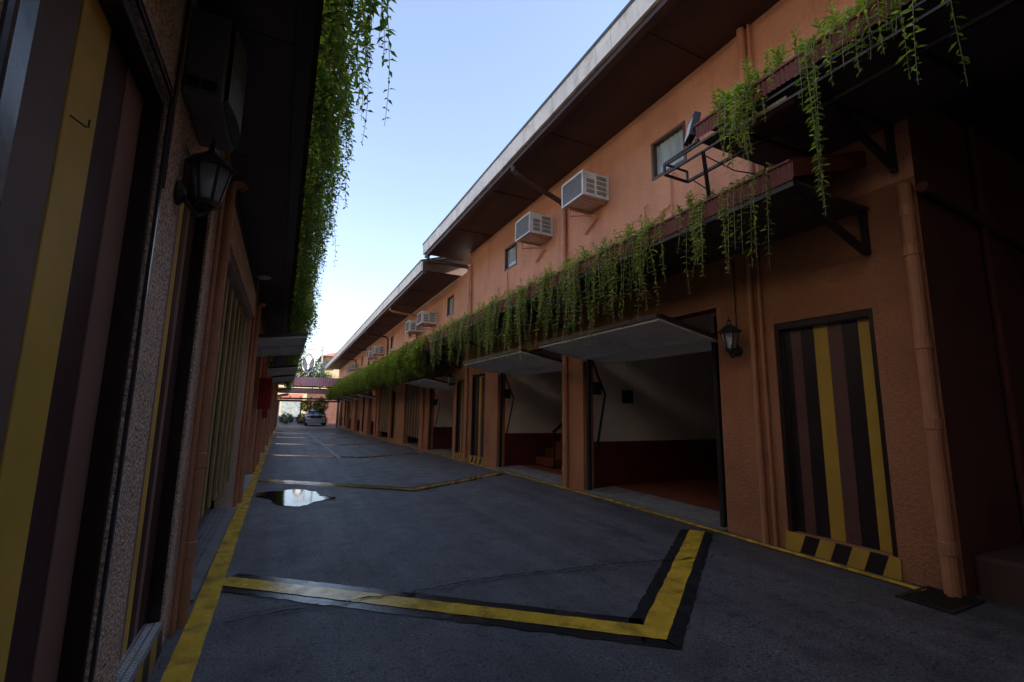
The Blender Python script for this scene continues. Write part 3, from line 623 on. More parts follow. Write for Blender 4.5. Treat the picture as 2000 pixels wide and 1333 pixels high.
canopy('lean_to_canopy', 'long canopy over the far right-hand garages, buried under a thick mass of vines', SECT + .25, 46.5, 3.60, 3.05, 0.40, dz=-0.25, brackets=(13.2, 17.2, 21, 25))
# near upper canopy over the side passage
uc = empty('passage_canopy', (4.75, 1.0, 3.95), 'higher near canopy with ribbed maroon edge above the dark side passage', 'canopy')
mb = MB(); ribbed(mb, 3.40, 0.2, 2.92, 3.98, 4.12, pitch=.04); build(mb, 'fascia_sheet', 'maroon_sheet', uc)
mb = MB(); mb.hexa([(3.38, .2, 4.12), (9.5, .2, 4.5), (9.5, 2.2, 4.5), (3.38, 2.92, 4.12), (3.38, .2, 4.14), (9.5, .2, 4.52), (9.5, 2.2, 4.52), (3.38, 2.92, 4.14)]); mb = MB()
mb.hexa([(3.38, .2, 4.12), (4.74, .2, 4.30), (4.74, 2.92, 4.30), (3.38, 2.92, 4.12), (3.38, .2, 4.14), (4.74, .2, 4.32), (4.74, 2.92, 4.32), (3.38, 2.92, 4.14)]); build(mb, 'roof_sheet', 'maroon_sheet', uc)
mb = MB(); mb.hexa([(4.745, -6, 4.28), (10, -6, 4.4), (10, 1.79, 4.4), (4.745, 1.79, 4.28), (4.745, -6, 4.32), (10, -6, 4.44), (10, 1.79, 4.44), (4.745, 1.79, 4.32)]); build(mb, 'roof_sheet', 'maroon_sheet', uc)
mb = MB(); mb.box(3.44, 4.74, .2, 2.90, 3.955, 3.975); build(mb, 'soffit_panel', 'soffit_dark', uc)
mb = MB()
for z in (3.90, 3.80): mb.bar((3.42, .2, z + .04), (3.42, 3.36, z + .04), .020)
mb.bar((3.42, 3.36, 3.84), (3.42, 3.36, 3.96), .022).bar((3.42, 3.36, 3.96), (3.42, 2.9, 3.98), .02).bar((3.42, 3.36, 3.84), (3.75, 3.36, 3.84), .022).bar((3.75, 3.36, 3.84), (3.75, .2, 3.84), .028).bar((3.42, 3.36, 3.96), (3.75, 3.36, 3.96), .018).bar((3.75, 3.36, 3.84), (3.75, 3.36, 3.96), .02)
mb.bar((3.42, 2.86, 3.84), (3.62, 2.98, 3.42), .034)
for y in (.7, 1.3, 1.9, 2.5): mb.bar((3.42, y, 3.84), (4.72, y, 3.92), .03)
build(mb, 'frame', 'black_steel', uc)
for y in (1.92,):
    mb = MB(); mb.bar((4.70, y, 3.92), (4.70, y, 3.50), .05).bar((4.70, y, 3.55), (3.62, y, 3.92), .05); build(mb, 'bracket', 'black_steel', uc)
mb = MB()
for k in range(3): mb.box(3.44 + k * .035, 3.462 + k * .035, 2.05, 2.55, 3.86, 3.90)
build(mb, 'timber_batten', 'board_tan', uc)
mb = MB(); mb.box(4.752, 7.6, -8, 1.797, 4.22, 4.25); build(mb, 'soffit_panel', 'soffit', uc)
# floodlight on the canopy frame
fl = empty('floodlight', (3.46, 3.04, 4.0), 'square white-faced floodlight on the upper canopy frame', 'floodlight')
def rotbox(mb, c, sz, rz=0, rx=0, ry=0):
    e = Euler((rx, ry, rz)).to_matrix(); p = []
    for z in (-1, 1):
        for x, y in ((-1, -1), (1, -1), (1, 1), (-1, 1)): p.append(Vector(c) + e @ Vector((x * sz[0] / 2, y * sz[1] / 2, z * sz[2] / 2)))
    return mb.hexa(p)
mb = MB(); rotbox(mb, (3.47, 3.02, 4.18), (.07, .20, .26), rz=R(-30), ry=R(14)); build(mb, 'housing', 'black_steel', fl, bevel=.008)
mb = MB(); rotbox(mb, (3.442, 3.036, 4.172), (.012, .15, .20), rz=R(-30), ry=R(14)); build(mb, 'lens', 'lamp_white', fl)
mb = MB(); mb.bar((3.50, 3.12, 4.18), (3.46, 3.04, 3.98), .02).bar((3.50, 2.92, 4.18), (3.46, 3.0, 3.98), .02); build(mb, 'bracket', 'black_steel', fl)
# coil of cable on the wall
mb = MB(); rk = random.Random(5)
for k in range(5):
    pts = []; rr = .13 + .02 * k; cy, cz_ = 2.98 - .02 * k, 4.10 + .01 * k
    for i in range(25):
        a = math.pi * (-.25 + 1.5 * i / 24); pts.append((4.70 - .01 * k, cy + math.cos(a) * rr * (1.0 + .1 * math.sin(3 * a + k)), cz_ - .1 + math.sin(a) * rr * 1.5))
    mb.tube(pts, .005, 5)
tag(build(mb, 'cable_coil', 'cable', org=(4.7, 2.98, 4.0)), 'loose coil of black cable hanging above the near canopy', 'cable')
for nm, pts in (('thin black cable sagging from the floodlight frame to the wall', [(3.75, 3.30, 3.84), (4.1, 3.25, 3.70), (4.45, 3.2, 3.72), (4.74, 3.15, 3.86)]),
                ('thin black cable looping under the upper canopy corner', [(3.45, 2.9, 3.84), (3.7, 2.75, 3.66), (4.1, 2.6, 3.62), (4.6, 2.5, 3.80), (4.74, 2.48, 3.9)]),
                ('long thin cable running along the orange wall above the canopy', [(4.735, 3.2, 4.02), (4.735, 4.6, 3.96), (4.735, 6.2, 4.02), (4.735, 7.3, 3.95), (4.735, 9.3, 4.0), (4.735, 12.3, 3.94)])):
    mb = MB(); mb.tube(pts, .006, 5); tag(build(mb, 'loose_cable', 'cable', org=pts[0]), nm, 'cable')
# dark side passage beyond the corner of the right building
pw = empty('passage_wall', (10, -6, 0), 'dark masonry wall closing the side passage on the far right', 'wall')
mb = MB(); mb.box(7.6, 7.8, -6, 1.79, -.2, 4.27); build(mb, 'face', 'dark_wall', pw)
mb = MB(); mb.box(4.9, 7.59, 1.35, 1.795, -.1, .30); tag(build(mb, 'plinth', 'plaster_grey', org=(4.9, 1.5, 0), bevel=.03), 'low rough kerb block behind the corner downpipe', 'plinth')
# drain grate
dg = empty('drain_grate', (4.55, 1.88, 0), 'small iron drain grate in the asphalt below the corner downpipe', 'drain')
mb = MB(); mb.box(4.26, 4.30, 1.70, 2.04, .002, .012).box(4.72, 4.76, 1.70, 2.04, .002, .012).box(4.301, 4.719, 1.70, 1.73, .002, .012).box(4.301, 4.719, 2.01, 2.04, .002, .012); build(mb, 'frame', 'black_steel', dg)
for k in range(9): x = 4.325 + k * .046; mb = MB(); mb.box(x, x + .016, 1.731, 2.009, .002, .011); build(mb, 'bar', 'black_steel', dg)
mb = MB(); mb.box(4.301, 4.719, 1.731, 2.009, .0005, .0019); build(mb, 'pit', 'crack', dg)

# ------------------------------------------------------------------ window air conditioners on the right wall
def make_ac(y, z):
    a = empty('air_conditioner', (RW, y, z)); w, h, x0 = .66, .44, 4.19
    mb = MB(); mb.box(x0 + .03, RW - .003, y + .004, y + w - .004, z + .004, z + h - .004); build(mb, 'housing', 'ac_white', a, bevel=.008)
    # rear (lane side) frame and coil
    mb = MB(); t = .035
    mb.box(x0, x0 + .03, y, y + t, z, z + h).box(x0, x0 + .03, y + w - t, y + w, z, z + h).box(x0, x0 + .03, y + t, y + w - t, z, z + t).box(x0, x0 + .03, y + t, y + w - t, z + h - t, z + h); build(mb, 'rear_frame', 'ac_white', a, bevel=.004)
    mb = MB(); mb.box(x0 + .012, x0 + .028, y + t, y + w - t, z + t, z + h - t); build(mb, 'coil', 'ac_dark', a)
    mb = MB()
    for k in range(12): yy = y + t + (w - 2 * t) * (k + .5) / 12; mb.box(x0 + .006, x0 + .0115, yy - .0015, yy + .0015, z + t, z + h - t)
    for k in range(5): zz = z + t + (h - 2 * t) * (k + .5) / 5; mb.box(x0 + .003, x0 + .0055, y + t, y + w - t, zz - .0015, zz + .0015)
    build(mb, 'guard', 'post_grey', a, kind='stuff')
    for f0, f1 in ((.10, .42), (.52, .92)):          # louvre banks on the near side
        xa, xb = x0 + .03 + .5 * f0, x0 + .03 + .5 * f1; zs = [z + .06, z + .15, z + .24, z + .33]
        if f0 < .2: zs = [z + .06, z + .15, z + .24]
        for zz in zs:
            mb = MB(); mb.box(xa, xb, y - .001, y + .0035, zz, zz + .065); g_ = build(mb, 'louvre', 'ac_dark', a)
            for k in range(2): mb = MB(); mb.box(xa, xb, y - .005, y - .0015, zz + .018 + k * .026, zz + .023 + k * .026); build(mb, 'slat', 'ac_white', g_)
    mb = MB(); mb.box(x0 + .05, x0 + .054 + .18, y + .25, y + .42, z + h - .003, z + h + .004); build(mb, 'label_tag', 'blue_tag', a)
    mb = MB(); mb.bar((x0 + .08, y + .12, z - .02), (RW - .01, y + .12, z - .02), .03).bar((x0 + .08, y + w - .12, z - .02), (RW - .01, y + w - .12, z - .02), .03)
    build(mb, 'bracket', 'pipe', a)
    mb2 = MB(); mb2.tube([(x0 + .2, y + w - .1, z), (x0 + .2, y + w - .1, z - .12), (RW - .06, y + w - .02, z - .16), (RW - .05, y + w - .02, z - .20)] if False else [(x0 + .12, y + w - .10, z + .01), (x0 + .12, y + w - .10, z - .15), (x0 + .30, y + .40, z - .16), (RW - .04, y + .30, z - .17), (RW - .035, y + w + .02, z - .36)], .019, 8); build(mb2, 'drain_pipe', 'pipe', a)
    return a
ac0 = make_ac(5.94, 4.94)
tag(ac0, 'nearest and largest white window air conditioner on the orange wall, blue sticker on top', 'air conditioner', 'window air conditioners on the right wall')
acs = [(7.80, 4.94, 'second nearest white air conditioner, beside the small window above the vines'),
       (15.9, 4.42, 'third white air conditioner from the camera, just past the roof step'), (17.75, 4.40, 'fourth white air conditioner, partly hidden behind the third one'),
       (25.6, 4.32, 'fifth white air conditioner along the right wall, above dense vines'), (27.6, 4.30, 'sixth white air conditioner along the right wall, behind the fifth'),
       (35.4, 4.22, 'seventh, small distant white air conditioner near the end of the right wall'), (37.4, 4.20, 'farthest white air conditioner, at the end of the right wall')]
for y, z, lb in acs:
    c = copy_tree(ac0, (0, y - 5.94, z - 4.94)); tag(c, lb)

# ------------------------------------------------------------------ wall lanterns
def lantern(c, arm_from, label, s=1.0, cat='wall lantern'):
    """hexagonal lantern; c = bottom centre of the body"""
    l = empty('wall_lantern', arm_from, label, cat, 'black wall lanterns')
    c = Vector(c); hb = .20 * s
    def ring(r, z, ph=0): return [(c.x + r * math.cos(math.pi / 3 * k + ph), c.y + r * math.sin(math.pi / 3 * k + ph), c.z + z) for k in range(6)]
    b0, b1 = ring(.048 * s, .02 * s), ring(.085 * s, hb)
    mb = MB()
    for k in range(6): mb.bar(b0[k], b1[k], .011 * s)
    for k in range(6): mb.bar(b0[k], b0[(k + 1) % 6], .012 * s); mb.bar(b1[k], b1[(k + 1) % 6], .012 * s)
    build(mb, 'cage', 'lantern_metal', l)
    for k in range(6):
        mb = MB(); a, b, d, e = b0[k], b0[(k + 1) % 6], b1[(k + 1) % 6], b1[k]; mb.quad(a, b, d, e); build(mb, 'pane', 'lantern_glass', l)
    mb = MB(); mb.lathe([(.001, .0), (.05 * s, .0), (.052 * s, .02 * s), (.001, .021 * s)], c, 6); mb.lathe([(.001, -.05 * s), (.012 * s, -.045 * s), (.018 * s, -.025 * s), (.03 * s, -.012 * s), (.03 * s, -.001)], c, 10); build(mb, 'base', 'lantern_metal', l)
    mb = MB(); mb.lathe([(.108 * s, hb - .008 * s), (.112 * s, hb + .004 * s), (.07 * s, hb + .035 * s), (.035 * s, hb + .065 * s), (.022 * s, hb + .07 * s), (.016 * s, hb + .10 * s), (.02 * s, hb + .11 * s), (.006 * s, hb + .125 * s), (.004 * s, hb + .15 * s)], c, 6); build(mb, 'roof', 'lantern_metal', l)
    mb = MB(); mb.lathe([(.012 * s, .02 * s), (.014 * s, .05 * s), (.022 * s, .07 * s), (.031 * s, .10 * s), (.028 * s, .125 * s), (.015 * s, .142 * s), (.002, .147 * s)], c, 14); build(mb, 'bulb', 'bulb', l, smooth=True)
    a = Vector(arm_from); d = Vector((c.x - a.x, c.y - a.y, 0)); dn = d.normalized()
    mb = MB(); mb.tube([a, a + dn * d.length * .35 + Vector((0, 0, -.03 * s)), a + dn * d.length * .75 + Vector((0, 0, -.055 * s + (c.z - .02 * s - a.z) * .5)), Vector((c.x, c.y, c.z - .03 * s))], .010 * s, 8); build(mb, 'arm', 'lantern_metal', l)
    mb = MB(); sg = 1 if d.x > 0 else -1
    mb.lathe([(.001, 0), (.055 * s, 0), (.058 * s, sg * .012), (.04 * s, sg * .024), (.02 * s, sg * .034), (.001, sg * .036)], (a.x, a.y, a.z), 12, 'x'); build(mb, 'backplate', 'lantern_metal', l)
    return l
lantern((4.56, 3.58, 2.06), (4.748, 3.62, 2.08), 'black lantern on the orange wall between the open garage and the striped door', 1.15)
mb = MB(); mb.tube([(4.735, 3.62, 2.12), (4.735, 3.61, 3.2)], .007, 5); build(mb, 'conduit', 'cable', rb)
lantern((-.405, 2.50, 2.29), (-.508, 2.42, 2.30), 'large black lantern with a bulb close to the camera on the left wall', 1.0)
lantern((-.36, 12.95, 2.42), (-.508, 12.95, 2.42), 'distant black lantern on the left wall above the red boards', 1.15)
lantern((4.56, 13.62, 2.14), (4.748, 13.66, 2.16), 'distant black lantern beside the third garage on the right wall', 1.1)

# ------------------------------------------------------------------ LEFT BUILDING
LW = -.51
lb = empty('motel_building', (LW, 1, 0), 'dark left-hand motel block with striped doors, close beside the camera', 'building')
D_L = [(1.14, 2.12), (2.49, 3.33), (12.0, 12.8), (21.6, 22.4), (31.2, 32.0)]
G_L = [(4.02, 7.32, 'shut'), (8.25, 11.1, 'open'), (14.0, 16.8, 'open'), (17.6, 20.4, 'open'), (23.6, 26.4, 'shut'), (27.4, 30.2, 'open'), (33.2, 36, 'shut'), (37, 39.8, 'open')]
mb = MB(); holes = [(a, b, -.05, 2.58) for a, b in D_L[:2]] + [(4.02, 7.32, -.4, 2.60)]
facade(mb, LW, 1.0, 7.34, -.4, 3.24, holes[:1] + holes[1:], .2, 1)
build(mb, 'wall', 'pebble', lb)
mb = MB(); holes = [(a, b, .1 + gz(a), 2.45) for a, b in D_L[2:]] + [(a, b, -.8, 2.52) for a, b, s in G_L[1:]]
facade(mb, LW, 7.34, 44, -.8, 3.24, holes, .2, 1)
build(mb, 'wall', 'stucco', lb)
mb = MB(); mb.box(-9, LW - .002, -7, .998, -.4, 3.24); build(mb, 'wall', 'pebble', lb)
mb = MB(); facade(mb, LW - .03, -7, 44, 3.241, 6.0, [(y, y + .7, 4.8, 5.4) for y in (1.5, 4.5, 9.5, 14.2, 19.4, 24, 29.4, 34)], .2, 1); build(mb, 'wall', 'upper_wall', lb)
mb = MB(); mb.quad((LW - .15, -7, 4), (LW - .15, 44, 4), (LW - .15, 44, 6), (LW - .15, -7, 6)); build(mb, 'curtain', 'curtain', lb)
mb = MB(); mb.box(-9, LW - .002, 43.8, 44, -.8, 6); build(mb, 'wall', 'stucco', lb)
mb = MB(); mb.hexa([(.25, -7.2, 6.0), (-6, -7.2, 8.7), (-6, 44.3, 8.7), (.25, 44.3, 6.0), (.25, -7.2, 6.08), (-6, -7.2, 8.78), (-6, 44.3, 8.78), (.25, 44.3, 6.08)])
build(mb, 'roof', 'roof_edge', lb)
mb = MB(); mb.hexa([(-12, -7.2, 6.0), (-6.01, -7.2, 8.7), (-6.01, 44.3, 8.7), (-12, 44.3, 6.0), (-12, -7.2, 6.08), (-6.01, -7.2, 8.78), (-6.01, 44.3, 8.78), (-12, 44.3, 6.08)]); build(mb, 'roof', 'roof_edge', lb)
mb = MB(); mb.box(LW - .025, .22, -7, 44, 5.94, 5.99); build(mb, 'soffit', 'soffit', lb)
mb = MB(); mb.box(.20, .26, -7, 44, 5.80, 6.02); build(mb, 'fascia_board', 'fascia', lb)
mb = MB(); mb.box(-12, -8.9, -7, 44, -.4, 6.0); build(mb, 'wall', 'stucco', lb)
# near striped door, boards from far to near
striped_door(lb, 1, LW, 1.14, 2.12, .10, 2.56, [(.19, 'mauve'), (.172, 'black'), (.192, 'yellow'), (.20, 'grey'), (.15, 'black')], t=.02, pre='pboard_')
hk = MB(); hk.tube([(-.583, 1.555, 2.125), (-.556, 1.585, 2.115), (-.552, 1.588, 2.118), (-.552, 1.588, 2.14)], .0025, 6); build(hk, 'hook', 'black_steel', lb)
mb = MB(); mb.box(LW - .02, LW + .016, 1.06, 1.138, .1, 2.6); build(mb, 'door_frame', 'frame_glossy', lb, bevel=.01)
mb = MB(); mb.box(LW - .004, LW + .012, 2.122, 2.142, .1, 2.60).box(LW - .004, LW + .012, 1.14, 2.121, 2.581, 2.61); build(mb, 'door_frame', 'frame_glossy', lb, bevel=.003)
striped_door(lb, 1, LW, 2.49, 3.33, .17, 2.56, [(.16, 'black'), (.10, 'mauve'), (.09, 'black'), (.11, 'yellow'), (.2, 'mauve'), (.2, 'black')], t=.02, pre='pboard_')
for a, b in D_L[2:]: striped_door(lb, 1, LW, a, b, .12 + gz(a), 2.44, C1)
# step plate under the second door
hazard(lb, 1, LW, 2.49, 3.33, -.02, .150, 6, slant=.03, proud=.012)
mb = MB(); mb.box(-.66, -.497, 2.49, 3.33, .151, .165)
st_ = build(mb, 'step_plate', 'plate', lb)
mb = MB()
for i in range(30):
    for j in range(8):
        y = 2.52 + i * .0268; x = -.645 + j * .0185 + (.0 if j % 2 else .004); a, b = .007, .0085; k = len(mb.v); z = .1652
        dx = .004 if j % 2 else -.004
        mb.v += [(x - a, y - b, z), (x + a, y - b + dx, z), (x + a, y + b + dx, z), (x - a, y + b, z), (x, y, z + .006)]
        mb.f += [(k, k + 1, k + 4), (k + 1, k + 2, k + 4), (k + 2, k + 3, k + 4), (k + 3, k, k + 4)]
build(mb, 'tread', 'ac_white', st_, kind='stuff')
# hazard sill of the near door
hazard(lb, 1, LW, 1.14, 2.12, -.02, .095, 6, slant=.03, proud=.012)
# garage A, shut, with beam above and open gap below
shut_door(lb, LW, 1, 4.02, 7.32, .42, 2.50, 15, inset=.06)
mb = MB(); mb.box(LW - .0, LW + .035, 3.98, 7.40, 2.62, 2.94); build(mb, 'lintel', 'pebble', lb, bevel=.006)
mb = MB(); mb.box(LW + .0005, LW + .006, 3.98, 43.9, 2.945, 3.235); build(mb, 'head_band', 'soffit_dark', lb)
for i, (a, b, st) in enumerate(G_L):
    z = gz((a + b) / 2); room(lb, a, b, 2.55, z, LW, 1, depth=4.5); ramp(lb, LW, 1, a + .02, b - .02, z, lugs=i < 1, width=.5, out=.06, rise=.04, m='concrete' if i == 0 else 'pale_concrete')
    if st == 'open': open_door(lb, LW, 1, a + .05, b - .05, 2.50 + z, out=.76, tilt=.08, detail=False)
    elif i: shut_door(lb, LW, 1, a, b, z + .3, 2.5, 11)
mb = MB(); mb.hexa([(-.51, 7.42, -.1), (-.455, 7.42, -.1), (-.475, 8.2, -.1), (-.51, 8.2, -.1), (-.51, 7.42, gz(7.4) + .012), (-.455, 7.42, gz(7.4) + .012), (-.475, 8.2, gz(8.2) + .012), (-.51, 8.2, gz(8.2) + .012)]); build(mb, 'apron', 'pale_concrete', lb)
# pipes on the left wall
pipe(lb, [(-.462, 3.66, -.02), (-.462, 3.66, 2.86), (-.455, 3.68, 2.93), (-.40, 3.72, 2.96), (-.38, 3.73, 2.93)], .033, coup=(.45, 1.0, 1.75, 2.4))
pipe(lb, [(-.485, 3.52, 0), (-.485, 3.52, 3.2)], .015, coup=(.8, 1.65), seg=8)
pipe(lb, [(-.498, 2.14, 2.2), (-.498, 2.16, 3.2)], .009, m='brown_trim', seg=6)
pipe(lb, [(-.46, 7.86, -.04), (-.46, 7.86, 2.85), (-.44, 7.87, 2.90), (-.38, 7.9, 2.9)], .038, coup=(.5, 1.6, 2.5))
pipe(lb, [(-.485, 7.52, -.04), (-.485, 7.52, 3.2)], .02, seg=8)
for y in (11.75, 13.4, 17.2, 20.9, 23, 27.0, 30.8, 36.5): pipe(lb, [(-.465, y, gz(y)), (-.465, y, 3.0)], .034)
# left canopy (narrow), soffit in panels, dark edge board
lc = empty('lean_to_canopy', (LW, 0, 3.2), 'narrow dark canopy along the left wall with a thick fringe of vines', 'canopy')
edge = lambda y: .005 - .0062 * y if y < 12 else -.07
yy = -3.0; k = 0
while yy < 43:
    y2 = min(43, yy + 1.35)
    mb = MB(); mb.hexa([(LW + .007, yy + .004, 3.20), (edge(yy) - .085, yy + .004, 3.20), (edge(y2) - .085, y2 - .004, 3.20), (LW + .007, y2 - .004, 3.20), (LW + .007, yy + .004, 3.215), (edge(yy) - .085, yy + .004, 3.215), (edge(y2) - .085, y2 - .004, 3.215), (LW + .007, y2 - .004, 3.215)])
    build(mb, 'soffit_panel', 'soffit_dark', lc)
    mb = MB(); mb.hexa([(edge(yy) - .082, yy, 3.185), (edge(yy), yy, 3.195), (edge(y2), y2, 3.195), (edge(y2) - .082, y2, 3.185), (edge(yy) - .082, yy, 3.36), (edge(yy), yy, 3.36), (edge(y2), y2, 3.36), (edge(y2) - .082, y2, 3.36)])
    build(mb, 'edge_board', 'brown_trim', lc)
    yy = y2; k += 1
mb = MB(); mb.hexa([(LW - .02, -3, 3.50), (.03, -3, 3.365), (-.05, 43, 3.365), (LW - .02, 43, 3.50), (LW - .02, -3, 3.52), (.03, -3, 3.385), (-.05, 43, 3.385), (LW - .02, 43, 3.52)]); build(mb, 'roof_sheet', 'maroon_sheet', lc)
# ceiling light in the left canopy
cl = empty('ceiling_light', (-.37, 7.3, 3.2), 'round white ceiling light under the left canopy', 'ceiling light')
mb = MB(); mb.lathe([(.085, 0), (.09, -.012), (.08, -.028), (.001, -.03)], (-.40, 7.3, 3.198), 24); build(mb, 'diffuser', 'lamp_white', cl)
mb = MB(); mb.lathe([(.10, 0), (.10, -.006), (.091, -.008), (.091, -.001)], (-.40, 7.3, 3.199), 24); build(mb, 'rim', 'ac_white', cl)
# old window air conditioner above the left lantern
oa = empty('air_conditioner', (LW, 2.3, 2.68), 'grimy dark window air conditioner high on the left wall above the lantern', 'air conditioner')
mb = MB(); mb.box(LW + .002, -.355, 2.26, 2.74, 2.70, 3.12); build(mb, 'housing', 'ac_old', oa, bevel=.012)
mb = MB()
for i in range(9):
    t = i / 8; y = 2.28 + .44 * t; b = .028 * math.sin(math.pi * t); mb.v += [(-.353, y, 2.72), (-.335 + b, y, 2.72), (-.335 + b, y, 3.10), (-.353, y, 3.10)]
for i in range(8):
    k = 4 * i; mb.f += [(k + 1, k + 5, k + 6, k + 2), (k, k + 4, k + 5, k + 1), (k + 2, k + 6, k + 7, k + 3)]
build(mb, 'grille', 'ac_dark', oa)
for x0 in (-.50, -.435):
    for q in range(4):
        mb = MB(); mb.box(x0, x0 + .055, 2.252, 2.259, 2.735 + q * .013, 2.742 + q * .013); build(mb, 'vent_slat', 'black_steel', oa)
# red boards sticking out of the left wall
mb = MB(); mb.box(-.509, -.265, 11.3, 11.32, 1.30, 1.97); tag(build(mb, 'hanging_board', 'sign_red', org=(-.39, 11.3, 1.30), bevel=.003), 'large dark red board projecting from the left wall', 'sign')
mb = MB(); mb.box(-.405, -.30, 11.45, 11.47, 1.11, 1.295); tag(build(mb, 'hanging_board', 'sign_red', org=(-.35, 11.45, 1.11), bevel=.003), 'small dark red board below the large red one on the left', 'sign')

# ------------------------------------------------------------------ added unseen block behind the camera: holds back sky light, shades the near end
bb = empty('shade_block', (2, -8, 0), 'added unseen block behind the camera that shades the near end of the lane', 'building')
mb = MB(); mb.box(-9, 12, -8.5, -8.05, -.3, 4.3); build(mb, 'wall', 'upper_wall', bb)
mb = MB(); mb.box(.9, 4.74, -8, .7, 4.33, 4.42); build(mb, 'roof', 'maroon_sheet', bb)  # added out-of-view roof, there to darken the near right wall

# ------------------------------------------------------------------ vines
def leaf(mb, p, d, up, L, w, tone):
    """folded pointed leaf: 4 triangles"""
    d = d.normalized(); s = d.cross(up)
    if s.length < 1e-3: s = Vector((1, 0, 0))
    s.normalize(); n = s.cross(d)
    k = len(mb.v); m = p + d * L * .45
    mb.v += [tuple(p), tuple(m + s * w / 2 + n * w * .18), tuple(p + d * L - n * L * .10), tuple(m - s * w / 2 + n * w * .18), tuple(m)]
    mb.f += [(k, k + 4, k + 1), (k + 4, k + 2, k + 1), (k, k + 3, k + 4), (k + 4, k + 3, k + 2)]
    mb.tone += [tone] * 4
def strand(ms, ml, rs, start, length, outd, reach, lift, L, w, gap, r=.0035, sway=.05, tone=(0, 1), seg=3, pair=True):
    """one trailing shoot: leaves the root, arches outwards, then hangs"""
    p = Vector(start); outd = Vector(outd); d = (outd * 1.0 + Vector((0, 0, lift))).normalized()
    pts = [p.copy()]; tot = reach + length; st = .045; s = 0; swx = rs.uniform(-1, 1) * sway; swy = rs.uniform(-1, 1) * sway; ph = rs.uniform(0, 6)
    acc = rs.uniform(0, gap); t0 = rs.uniform(*tone); flip = 1
    while s < tot:
        f = min(1, s / max(reach, .01))
        tgt = (outd * (1 - f) + Vector((swx + .18 * math.sin(s * 7 + ph) * sway * 6, swy + .18 * math.cos(s * 6 + ph) * sway * 6, -1 if f > .25 else lift))).normalized()
        d = (d * .55 + tgt * .45).normalized(); p = p + d * st; s += st; pts.append(p.copy()); acc += st
        while acc > gap:
            acc -= gap; flip = -flip; a = rs.uniform(0, 6.28)
            for sg in ((1, -1) if pair else (1,)):
                side = Vector((math.cos(a) * sg, math.sin(a) * sg, rs.uniform(-.35, .45)))
                ld = (side + d * rs.uniform(.1, .6)).normalized(); sc = rs.uniform(.6, 1.15) * (.6 if tot - s < .1 else 1)
                leaf(ml, p - d * acc, ld, Vector((rs.uniform(-.5, .5), rs.uniform(-.5, .5), 1)), L * sc, w * sc, min(1, max(0, t0 + rs.gauss(0, .2))))
    ms.tube(pts, [r * (1 - .6 * i / len(pts)) for i in range(len(pts))], seg, cap=False)
def vine(label, group, jobs, leafm='leaf', base=None):
    """jobs: function(ms, ml) that grows the shoots"""
    ms, ml = MB(), MB(); ml.tone = []
    jobs(ms, ml)
    v = empty('hanging_vine', base, label, 'vine', group)
    build(ms, 'stems', 'vine_stem', v, kind='stuff'); build(ml, 'foliage', leafm, v, kind='stuff')
    return v
GV = 'vines trailing from the canopies'
# left fringe: dense, one plant every 1.3 m
def left_clump(y0, y1, seed, n, dense=1.0, reach=(.03, .26), length=(.12, .55), L=.048):
    rs = random.Random(seed)
    def job(ms, ml):
        for i in range(n):
            y = rs.uniform(y0, y1); x = edge(y) + rs.uniform(-.06, .02)
            strand(ms, ml, rs, (x, y, 3.37 + rs.uniform(0, .05)), rs.uniform(*length), (1, rs.gauss(0, .3), 0), rs.uniform(*reach) * (1 + .10 * min(y, 8)), rs.uniform(.1, .9), L * (1 + .05 * min(y, 9)), L * .40 * (1 + .05 * min(y, 9)), .034 / dense, r=.0026, sway=.10)
    return job
names = ['nearest part of the leafy fringe on the left canopy, against the sky', 'second part of the left vine fringe, beyond the nearest one', 'third part of the left vine fringe, hanging densely', 'fourth part of the left vine fringe, halfway to the open door', 'fifth part of the left vine fringe, near the ceiling light', 'sixth part of the left vine fringe, just before the open door']
seg_y = [1.15, 2.0, 2.9, 4.0, 5.2, 6.6, 8.1]
for i, nm in enumerate(names):
    a, b = seg_y[i], seg_y[i + 1]; vine(nm, GV, left_clump(a, b, 20 + i, int((b - a) * (66 if i else 52)), length=(.12, .58) if i < 3 else (.1, .5)), base=(0, a, 3.37))
for i, (a, b, nm) in enumerate([(8.1, 11.2, 'vine clump above the open white door on the left'), (11.2, 14.2, 'vine clump over the red boards on the left canopy'), (14.2, 19, 'far vine clump on the left canopy past the red boards'), (19, 27, 'farther vine clump on the left canopy'), (27, 40, 'farthest vine clump on the left canopy')]):
    vine(nm, GV, left_clump(a, b, 40 + i, int((b - a) * 45), reach=(.05, .38), length=(.15, .62), dense=.7, L=.07), base=(0, a, 3.37))
# a few long loose shoots on the left
def job(ms, ml):
    rs = random.Random(5)
    for (x, y, l, rch) in ((.05, 1.9, .72, .26), (.05, 1.75, .5, .22), (.03, 2.3, .62, .24), (.02, 3.2, .55, .30), (.0, 5.6, .75, .36), (.0, 7.0, .72, .42), (.0, 7.6, .7, .42), (.0, 4.4, .62, .33)):
        strand(ms, ml, rs, (x, y, 3.4), l, (1, 0, 0), rch, .3, .045, .017, .05, r=.0028, sway=.08, tone=(.0, .5))
vine('long loose shoots dangling from the left canopy into the sky', GV, job, base=(.05, 1.8, 3.4))
